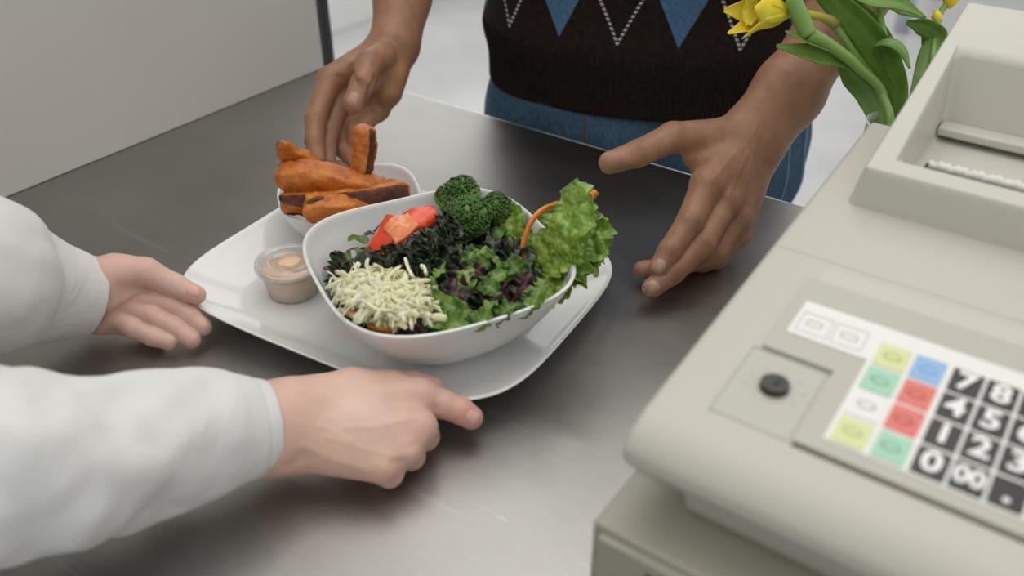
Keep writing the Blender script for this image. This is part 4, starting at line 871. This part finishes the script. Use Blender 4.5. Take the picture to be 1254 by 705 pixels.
# ------------------------------------------------------------------ leaves
def leaf(name, pts, wid, mt, nrm, ruf=.0, fr=5, curl=.15, lobes=0, nu=26, nv=14, seedv=0, label=None, cat='leaf', group=None, thick=.0006, parent=None, noise_amp=.15, mids=1.0, edge=0.0):
    let = mt == 'lettuce'
    if let: fr, mids, nu, nv, noise_amp, seedv = fr*1.5, .7, int(nu*2.2), int(nv*1.4), .10, seedv
    else: noise_amp *= .6
    C2 = catmull(pts, max(2, nu//(len(pts)-1))); n = len(C2); t = np.linspace(0, 1, n); w = np.interp(t, np.linspace(0, 1, len(wid)), wid)
    T, A, B = frames(C2, nrm); V = []; mid = []
    for i in range(n):
        lb = 1+(lobes*.36*math.sin(t[i]*math.pi*lobes*1.6+seedv) if lobes else 0)
        for k in range(nv+1):
            s_ = -1+2*k/nv; e = abs(s_); ww = w[i]*(lb if lobes else 1)*(1+noise_amp*vn((t[i]*4, s_*.5+(3 if s_ > 0 else 0), seedv), 1, 3))
            ang = t[i]*fr*2*math.pi+(2.1 if s_ > 0 else 0)+seedv
            r_ = ruf*e**2*(math.sin(ang)+.6*math.sin(ang*2.3+1.7*s_+seedv)+(.5*math.sin(ang*4.1+seedv*2) if mt == 'kale' else 0))
            sx = s_*(1-edge*e*(.5+.5*math.sin(ang*3)))
            if let: r_ = ruf*e**3*(math.sin(ang*.8)+.45*math.sin(ang*1.7+seedv))*.8+.0026*vn((C2[i]+B[i]*ww*s_)+seedv, 75, 3)+.0011*abs(vn((C2[i]+B[i]*ww*s_), 260, 2)); ww = ww*(1+.07*e*math.sin(ang*2.7)+.04*e*math.sin(ang*1.3+1))
            r_ += ruf*.45*vn((C2[i]+B[i]*ww*s_)+seedv, 120, 2)
            V.append(C2[i]+B[i]*ww*sx+A[i]*(curl*w[i]*s_*s_+r_)+T[i]*(ruf*(.15 if let else (.8 if mt == 'kale' else .25))*e*e*math.cos(ang*1.3)))
            mid.append(max(0, 1-e*nv/1.6)*mids)
    m_ = nv+1; me = pymesh(name, V, [(i*m_+k, i*m_+k+1, (i+1)*m_+k+1, (i+1)*m_+k) for i in range(n-1) for k in range(nv)]); vattr(me, 'mid', mid)
    o = link(name, me, M[mt], parent); mod(o, 'SOLIDIFY', thickness=thick, offset=0); bake(o)
    if label: tag(o, label, cat, group)
    return o
def Q(x, y, z): return P(x, y, z)
# bed under everything, uncountable
def bed():
    Vs, Fs, mid, mi = [], [], [], []
    def inside(x, y, sc):
        dx, dy = x+.4013, y-.464; c, s = math.cos(.502), math.sin(.502); a, b = dx*c-dy*s, dx*s+dy*c; return (abs(a/.1012)**3+abs(b/.098)**3) < sc**3
    # lumpy base
    n = 60; idx = {}
    for i in range(n):
        for j in range(n):
            x, y = -.51+.22*i/(n-1), .355+.22*j/(n-1)
            if inside(x, y, .80): z = .048+.012*vn((x, y, 0), 60, 3)+.004*math.sin(x*400)*math.sin(y*370); idx[i, j] = len(Vs); Vs.append((x, y, z)); mid.append(0)
    for (i, j) in list(idx):
        if all(q in idx for q in ((i+1, j), (i+1, j+1), (i, j+1))): Fs.append((idx[i, j], idx[i+1, j], idx[i+1, j+1], idx[i, j+1])); mi.append(0)
    r = random.Random(5); cnt = 0
    while cnt < 260:
        x, y = -.40+r.uniform(-.1, .1), .463+r.uniform(-.1, .1)
        if not inside(x, y, .80): continue
        cnt += 1; z = .052+r.uniform(0, .014); a = r.uniform(0, 6.28); d = np.array([math.cos(a), math.sin(a), r.uniform(-.3, .5)]); L_ = r.uniform(.012, .024); w = r.uniform(.003, .007); sd = r.uniform(0, 9)
        C_ = np.array([x, y, z])+d[None]*np.linspace(-.5, .5, 7)[:, None]*L_; C_[:, 2] += .004*np.cos(np.linspace(-1.5, 1.5, 7)); b = np.cross(d, (r.uniform(-.6, .6), r.uniform(-.6, .6), 1)); b /= np.linalg.norm(b); q0 = len(Vs)
        for i in range(7):
            ww = w*math.sin(math.pi*(i+.6)/7.4)
            for k in range(5): s_ = -1+k/2; Vs.append(tuple(C_[i]+b*ww*s_+np.array([0, 0, .0016*math.sin(i*1.7+s_*2+sd)]))); mid.append(.6 if k == 2 else 0)
        for i in range(6):
            for k in range(4): Fs.append((q0+i*5+k, q0+i*5+k+1, q0+(i+1)*5+k+1, q0+(i+1)*5+k)); mi.append(1 if sd < 3.6 else (2 if sd < 6 else 0))
    me = pymesh('chopped_greens', Vs, Fs); vattr(me, 'mid', mid); o = link('chopped_greens', me, [M['kale'], M['greens'], M['red_leaf']]); me.polygons.foreach_set('material_index', mi)
    tag(o, 'bed of small dark chopped greens filling the salad bowl', 'salad greens', None, 'stuff')
bed()
# big ruffled lettuce leaf leaning over the far right rim
leaf('lettuce_leaf', [W(654, 352, .735), W(672, 318, .722), W(690, 285, .712), W(703, 252, .715), W(698, 226, .722)], [.006, .022, .027, .022, .010], 'lettuce', (-.25, -.75, .6), .0050, 3.2, .10, 0, 60, 40, .6,
     'large bright green ruffled lettuce leaf standing up out of the salad bowl', 'lettuce leaf', 'lettuce leaves in the salad bowl', .0007, None, .22)
leaf('lettuce_leaf', [W(655, 372, .722), W(686, 350, .714), W(705, 322, .718), W(722, 290, .728), W(722, 262, .738)], [.005, .015, .021, .020, .008], 'lettuce', (-.3, -.5, .8), .0075, 4.5, .05, 0, 64, 26, 2.4,
     'deeply frilled lettuce leaf hanging over the bowl rim beside the large one', 'lettuce leaf', 'lettuce leaves in the salad bowl', .0006, None, .2)
leaf('lettuce_leaf', [W(652, 374, .715), W(672, 360, .708), W(692, 346, .708), W(712, 330, .712), W(732, 316, .722)], [.006, .013, .015, .014, .006], 'lettuce', (-.2, -.4, .9), .0070, 4.0, .05, 0, 56, 24, 4.1,
     'curly lettuce edge lowest over the rim by the right corner of the plate', 'lettuce leaf', 'lettuce leaves in the salad bowl', .0006, None, .2)
leaf('lettuce_leaf', [W(638, 312, .765), W(632, 290, .768), W(622, 270, .775), W(616, 252, .785)], [.008, .016, .016, .010], 'lettuce', (-.1, -.8, .6), .0045, 2.5, .12, 0, 36, 20, 5.2,
     'lettuce leaf standing between the broccoli and the bent carrot strip', 'lettuce leaf', 'lettuce leaves in the salad bowl', .0006, None, .2)
leaf('lettuce_leaf', [W(648, 300, .785), W(650, 280, .785), W(646, 262, .79)], [.010, .014, .006], 'lettuce', (0, -.8, .6), .004, 2.5, .1, 0, 30, 16, 1.2,
     'shaded lettuce leaf tip behind the bent carrot strip', 'lettuce leaf', 'lettuce leaves in the salad bowl', .0006, None, .2)
leaf('lettuce_leaf', [W(700, 330, .745), W(722, 310, .748), W(733, 285, .752), W(728, 266, .755)], [.010, .014, .013, .006], 'lettuce', (.2, -.8, .6), .005, 3.5, .1, 0, 36, 20, 3.3,
     'lettuce leaf at the back right, behind the deeply frilled one', 'lettuce leaf', 'lettuce leaves in the salad bowl', .0006, None, .2)
# frilly kale
kl = [([(412, 345, .070), (414, 334, .078), (418, 326, .083)], .008, 'small black kale sprig at the left end, next to the shredded cabbage'),
      ([(420, 348, .066), (430, 338, .074), (445, 330, .076)], .009, 'kale frill lying along the back of the cabbage'),
      ([(470, 335, .070), (475, 318, .082), (486, 306, .088)], .014, 'broad kale leaf in front of the red pepper'),
      ([(490, 335, .074), (500, 318, .084), (512, 302, .092)], .014, 'kale leaf in the middle of the bowl beside the pepper'),
      ([(520, 320, .078), (528, 298, .092), (532, 272, .098)], .013, 'glossy kale leaf climbing towards the broccoli'),
      ([(545, 330, .078), (548, 308, .088), (538, 284, .098)], .014, 'kale leaf at the foot of the broccoli'),
      ([(500, 345, .072), (520, 334, .080), (545, 330, .080)], .010, 'kale leaf across the centre of the salad'),
      ([(580, 330, .076), (598, 312, .086), (612, 292, .092)], .013, 'dark kale leaf below the broccoli, beside the lettuce'),
      ([(560, 300, .085), (550, 280, .095), (541, 262, .100)], .010, 'kale tip rising in front of the broccoli crown'),
      ([(610, 330, .075), (625, 318, .082), (636, 305, .086)], .011, 'kale frill at the base of the bent carrot strip')]
for i, (p, w, lb) in enumerate(kl):
    leaf('kale_leaf', [Q(*q) for q in p], [w*.5, w, w*.8, w*.45], 'kale', (random.uniform(-.4, .4), -.5, .8), .0052, 4.0, .1, 0, 48, 22, i*1.7, lb, 'kale leaf', 'kale leaves in the salad bowl', .0006, None, .35, .4, .25)
# dark rolled pieces
leaf('kale_leaf', [Q(432, 322, .076), Q(440, 312, .082), Q(452, 304, .086)], [.007, .009, .007], 'kale', (-.3, -.5, .8), .0012, 2, -.7, 0, 20, 16, 2, 'dark rolled kale piece beside the red pepper near the left end', 'kale leaf', 'kale leaves in the salad bowl', .0014)
# mixed baby leaves, each laid out on its own
gr = 'baby leaves in the middle of the salad'
sm = [('arugula', [(528, 355, .078), (545, 372, .080), (566, 380, .078), (578, 388, .074)], [.002, .005, .0085, .004], 1, 'long pale green leaf slanting down the middle towards the front rim'),
      ('arugula', [(588, 404, .070), (594, 385, .080), (606, 368, .084)], [.003, .0085, .003], 0, 'upright oval green leaf at the front rim'),
      ('greens', [(575, 402, .070), (590, 392, .078), (604, 390, .076)], [.004, .010, .003], 0, 'round dark green leaf at the middle of the front rim'),
      ('arugula', [(540, 400, .072), (556, 396, .078), (573, 402, .074)], [.003, .009, .003], 0, 'green leaf lying flat against the front rim'),
      ('arugula', [(548, 404, .070), (535, 395, .076), (529, 388, .076)], [.002, .007, .003], 1, 'pale leaf tip beside the purple leaf at the front rim'),
      ('arugula', [(525, 350, .080), (535, 338, .088), (546, 322, .094)], [.002, .005, .002], 0, 'narrow leaf rising beside the cabbage'),
      ('arugula', [(552, 352, .082), (566, 338, .090), (580, 328, .094)], [.002, .0045, .002], 0, 'narrow pale leaf lying slantwise in the centre'),
      ('arugula', [(558, 365, .080), (570, 348, .088), (576, 334, .092)], [.002, .006, .003], 1, 'lobed arugula leaf in the centre of the bowl'),
      ('arugula', [(598, 330, .084), (588, 314, .092), (576, 300, .098)], [.002, .005, .002], 1, 'toothed arugula leaf rising towards the broccoli'),
      ('arugula', [(620, 340, .082), (608, 318, .092), (590, 304, .098)], [.0015, .004, .002], 1, 'slim arugula leaf beside the broccoli stalk'),
      ('greens', [(572, 325, .090), (575, 316, .096), (578, 309, .098)], [.003, .0065, .003], 0, 'small bright rounded leaf standing in the dark centre'),
      ('arugula', [(650, 378, .078), (660, 358, .086), (668, 342, .088)], [.003, .013, .007], 1, 'pale lobed arugula leaf over the rim in front of the big lettuce'),
      ('arugula', [(590, 345, .086), (604, 340, .090), (618, 334, .092)], [.003, .007, .002], 1, 'arugula leaf next to the purple stem'),
      ('red_leaf', [(560, 350, .078), (574, 338, .086), (590, 326, .090)], [.006, .013, .006], 0, 'wine red leaf in the centre of the salad'),
      ('red_leaf', [(590, 372, .074), (608, 358, .082), (622, 346, .086)], [.006, .012, .006], 0, 'wine red leaf beside the purple stem'),
      ('red_leaf', [(625, 372, .074), (640, 352, .082), (650, 335, .086)], [.006, .012, .006], 0, 'dark red leaf below the big lettuce leaf'),
      ('red_leaf', [(490, 402, .068), (508, 398, .074), (530, 402, .070)], [.004, .008, .004], 0, 'purple leaf at the front rim below the cabbage'),
      ('red_leaf', [(555, 378, .074), (560, 358, .084), (556, 340, .088)], [.005, .010, .005], 0, 'dark red leaf between the cabbage and the centre'),
      ('greens', [(605, 398, .070), (618, 382, .078), (634, 372, .080)], [.004, .010, .004], 1, 'dark green leaf at the front rim, right of the oval one'),
      ('greens', [(632, 388, .070), (648, 372, .078), (655, 358, .084)], [.004, .010, .004], 1, 'dark green leaf tucked under the lettuce at the front rim'),
      ('greens', [(545, 392, .070), (552, 378, .078), (548, 364, .082)], [.004, .010, .004], 1, 'dark green leaf right of the cabbage'),
      ('greens', [(585, 350, .084), (600, 352, .086), (612, 362, .082)], [.003, .008, .003], 1, 'small dark green leaf under the purple stem'),
      ('greens', [(536, 380, .074), (542, 392, .074), (552, 398, .070)], [.003, .009, .004], 1, 'green leaf touching the cabbage at the front'),
      ('greens', [(640, 340, .084), (630, 326, .090), (622, 316, .092)], [.003, .009, .004], 1, 'dark green leaf left of the carrot strip base')]
for i, (mt, p, w, lob, lb) in enumerate(sm):
    leaf({'arugula': 'arugula_leaf', 'greens': 'spinach_leaf', 'red_leaf': 'red_leaf'}[mt], [Q(*q) for q in p], w, mt, (random.uniform(-.5, .5), -.6, .8), .0022 if mt != 'red_leaf' else .0042, 2.2, .25, (lob*1.2 if mt == 'arugula' else 0), 44, 12, i*2.3, lb, 'salad leaf', gr, .0005, None, .2, 1.0)
def stalk(pts, r, mt, label, name, cat='stem', pw=2, rb=None, group=None):
    V, Fc = tube_vf(catmull(pts, 8), r, rb, 14, (0, -.4, 1), pw); return tag(link(name, pymesh(name, V, Fc), mt), label, cat, group)
stalk([W(606, 355, .705), W(625, 360, .703), W(643, 360, .700)], .0009, mat('purple_stem', (.25, .04, .10), .35), 'thin purple leaf stem lying across the right centre of the salad', 'leaf_stem')
stalk([W(616, 394, .690), W(632, 374, .694), W(646, 355, .70)], .0013, M['stem'], 'thin green leaf stem slanting up from the front rim', 'leaf_stem')
# ------------------------------------------------------------------ carrot strips, pepper
cg = 'carrot strips in the salad'
stalk([W(640, 318, .722), W(641, 298, .720), W(649, 275, .718), W(662, 259, .722), W(682, 250, .735)], .0036, M['carrot'], 'bent carrot strip arching up beside the big lettuce leaf', 'carrot_strip', 'carrot strip', 3, .0018, cg)
stalk([W(708, 258, .752), W(718, 248, .752), W(730, 234, .752)], .0030, M['carrot'], 'straight carrot strip end sticking up behind the lettuce', 'carrot_strip', 'carrot strip', 4, .0026, cg)
stalk([W(708, 268, .760), W(722, 265, .760), W(734, 265, .760)], .0016, M['carrot'], 'thin carrot strip end pointing right behind the lettuce', 'carrot_strip', 'carrot strip', 4, .002, cg)
stalk([Q(452, 398, .073), Q(466, 402, .074), Q(488, 403, .073)], .0030, M['carrot'], 'carrot strip lying along the front rim under the cabbage', 'carrot_strip', 'carrot strip', 3, .0022, cg)
stalk([Q(427, 382, .076), Q(434, 386, .077), Q(441, 388, .076)], .0026, mat('salmon_bit', (.86, .42, .26), .4), 'pale pinkish carrot bit by the left front rim', 'carrot_strip', 'carrot strip', 3, .003, cg)
def pepper(pts, w, th, curl, label, nrm):
    C2 = catmull(pts, 10); n = len(C2); T, A, B = frames(C2, nrm); t = np.linspace(0, 1, n); ww = np.interp(t, np.linspace(0, 1, len(w)), w); V = []; inn = []; m_ = 13
    for side in (1, -1):
        for i in range(n):
            for k in range(m_):
                s_ = -1+2*k/(m_-1); off = (th/2 if side > 0 else -th/2)*(1-s_**8*.4); d = .0012*vn(C2[i]+B[i]*s_*ww[i], 90, 2)*(1 if side > 0 else 1.8)
                V.append(C2[i]+B[i]*ww[i]*s_+A[i]*(off+d-curl*ww[i]*s_*s_)); inn.append(0.0 if side > 0 else 1.0)
    Fc = []; o_ = n*m_
    for i in range(n-1):
        for k in range(m_-1): a = i*m_+k; Fc.append((a, a+1, a+m_+1, a+m_)); Fc.append((o_+a, o_+a+m_, o_+a+m_+1, o_+a+1))
    for i in range(n-1):
        for k in (0, m_-1): a = i*m_+k; Fc.append((a, a+m_, o_+a+m_, o_+a))
    for k in range(m_-1):
        for i in (0, n-1): a = i*m_+k; Fc.append((a, o_+a, o_+a+1, a+1))
    me = pymesh('pepper_piece', V, Fc); vattr(me, 'inner', inn); bm = bmesh.new(); bm.from_mesh(me); bmesh.ops.recalc_face_normals(bm, faces=bm.faces[:]); bm.to_mesh(me); bm.free()
    o = link('pepper_piece', me, M['pepper']); mod(o, 'SUBSURF', levels=1); bake(o); return tag(o, label, 'pepper piece', 'red pepper pieces in the salad')
pepper([Q(452, 308, .080), Q(466, 286, .092), Q(480, 264, .102)], [.015, .0165, .013], .0050, .35, 'broad red pepper piece leaning on the inner wall of the salad bowl', (-.5, -.75, .5))
pepper([Q(494, 272, .100), Q(512, 262, .103), Q(532, 256, .103)], [.010, .0135, .010], .0055, .45, 'short bright red pepper piece beside the broccoli', (0, -.5, .9))
pepper([Q(480, 292, .094), Q(494, 280, .100), Q(508, 272, .103)], [.011, .013, .010], -.0060, -.3, 'pepper piece showing its pale orange inner side', (-.2, -.7, .7))
pepper([Q(440, 324, .074), Q(448, 312, .078), Q(456, 302, .082)], [.004, .006, .004], .004, .2, 'small red pepper sliver behind the rolled kale', (-.4, -.7, .6))
pepper([Q(468, 318, .078), Q(478, 310, .082), Q(490, 304, .086)], [.005, .006, .005], -.004, .2, 'orange pepper sliver under the broad piece', (-.2, -.7, .7))
# ------------------------------------------------------------------ broccoli
def broccoli(c, r, dirv, seedv, label, nb=620, pl=.18):
    c = np.array(c, float); d = np.array(dirv, float); d /= np.linalg.norm(d); rr = random.Random(seedv)
    root = empty('broccoli_floret', c-d*r*1.4, label, 'broccoli', 'broccoli florets in the salad')
    lumps = []
    for i in range(15):
        u = Vector((rr.gauss(0, 1), rr.gauss(0, 1), rr.gauss(0, 1))).normalized(); u = np.array(u)
        if u@d < -.1: u = u-2*(u@d)*d
        lumps.append((c+u*r*.55, r*rr.uniform(.36, .50)))
    lumps.append((c+d*r*.2, r*.66)); V = []; Fc = []; pale = []
    bmt = bmesh.new(); bmesh.ops.create_icosphere(bmt, subdivisions=1, radius=1); iv = np.array([v.co[:] for v in bmt.verts]); ifc = [[v.index for v in f.verts] for f in bmt.faces]; bmt.free()
    k = 0; tries = 0
    while k < nb and tries < 30000:
        tries += 1; lc, lr = lumps[rr.randrange(len(lumps))]; u = Vector((rr.gauss(0, 1), rr.gauss(0, 1), rr.gauss(0, 1))).normalized(); p = lc+np.array(u)*lr
        if any(np.linalg.norm(p-q) < s*.94 for q, s in lumps) or (p-c)@d < -r*.35: continue
        s = r*rr.uniform(.060, .088); b0 = len(V); V += list(p+iv*s); Fc += [[b0+i for i in f] for f in ifc]; h = (p-c)@d/r
        pale += [max(0, min(1, (pl-h)*1.6+rr.uniform(-.15, .2)))*.8]*len(iv); k += 1
    for q, s in lumps: b0 = len(V); V += list(q+iv*s*.97); Fc += [[b0+i for i in f] for f in ifc]; pale += [.35]*len(iv)
    me = pymesh('crown', V, Fc); vattr(me, 'pale', pale); link('crown', me, M['broccoli'], root)
    Vs, Fs = [], []
    for q, s in lumps[:9]:
        v_, f_ = tube_vf(catmull([c-d*r*1.3, c-d*r*.6+(q-c)*.15, q-(q-c)*.2], 5), np.linspace(r*.24, r*.18, 11), seg=10, base=len(Vs)); Vs += v_; Fs += f_
    link('stalk', pymesh('stalk', Vs, Fs), M['broc_stalk'], root)
broccoli(W(561, 241, .800), .0205, (-.1, -.2, 1), 1, 'broccoli floret standing tallest at the back of the bowl with pale yellow underside', 700, .55)
broccoli(W(574, 268, .770), .0215, (.1, -.6, .9), 2, 'dark round broccoli floret in front of the tallest one', 800)
broccoli(W(605, 258, .782), .0165, (.4, -.2, .9), 3, 'smaller broccoli floret between the dark one and the lettuce', 520)
# ------------------------------------------------------------------ shredded cabbage
def cabbage():
    rr = random.Random(11); Vs, Fs = [], []; c = np.array([-.412, .400, 0]); 
    n = 0
    while n < 420:
        px, py = rr.gauss(470, 34), rr.gauss(362, 19)
        e = ((px-474)/68)**2+((py-362+(px-474)*-.22)/37)**2
        if e > 1: continue
        px += (471-px)*.03; py += (360-py)*.04
        n += 1; hgt = .074+.020*math.sqrt(max(0, 1-e)); p = P(px, py, hgt+rr.uniform(-.006, .002)); a = rr.uniform(0, 6.28); L_ = rr.uniform(.008, .022); kz = rr.uniform(-.5, .5); cv = rr.uniform(-110, 110)
        pts = []; d = np.array([math.cos(a), math.sin(a), kz*.5]); b = np.array([-math.sin(a), math.cos(a), 0])
        if rr.random() < .3: d[2] += .5
        for t in np.linspace(-.5, .5, 5): pts.append(p+d*t*L_+b*cv*(t*L_)**2+np.array([0, 0, -26*(t*L_)**2+.001*math.sin(t*9+a)]))
        w = rr.uniform(.0009, .0030); v_, f_ = tube_vf(catmull(pts, 3), [w*.6]+[w]*11+[w*.5], [x*.36 for x in [w*.6]+[w]*11+[w*.5]], 8, (rr.uniform(-.5, .5), rr.uniform(-.5, .5), 1), 2.5, base=len(Vs)); Vs += v_; Fs += f_
    K_, b0 = 24, len(Vs)
    for j in range(9):
        for k in range(K_):
            a = 2*math.pi*k/K_; q = j/8*.86; px, py = 471+64*q*math.cos(a), 360+35*q*math.sin(a)+(64*q*math.cos(a))*.22; Vs.append(P(px, py, .066+.018*math.sqrt(1-q*q)+.0015*math.sin(px*.7)*math.sin(py*.9)))
    for j in range(8):
        for k in range(K_): Fs.append((b0+j*K_+k, b0+j*K_+(k+1) % K_, b0+(j+1)*K_+(k+1) % K_, b0+(j+1)*K_+k))
    o = link('shredded_cabbage', pymesh('shredded_cabbage', Vs, Fs), M['cabbage']); tag(o, 'heap of pale finely shredded cabbage at the front left of the salad', 'cabbage', None, 'stuff')
cabbage()
for i, (p, lb) in enumerate([([(497, 318, .094), (500, 328, .092), (506, 340, .090)], 'wide white cabbage strip standing above the shredded heap'), ([(516, 326, .092), (520, 328, .092), (522, 336, .090)], 'small cabbage piece beside the standing cabbage strip'), ([(445, 368, .094), (460, 378, .094), (480, 385, .090)], 'broad pale cabbage rib lying on the front of the heap')]):
    stalk([Q(*q) for q in p], .0032-(.0006*i), M['cabbage'], lb, 'cabbage_strip', 'cabbage strip', 3, .0013, 'wide cabbage strips')
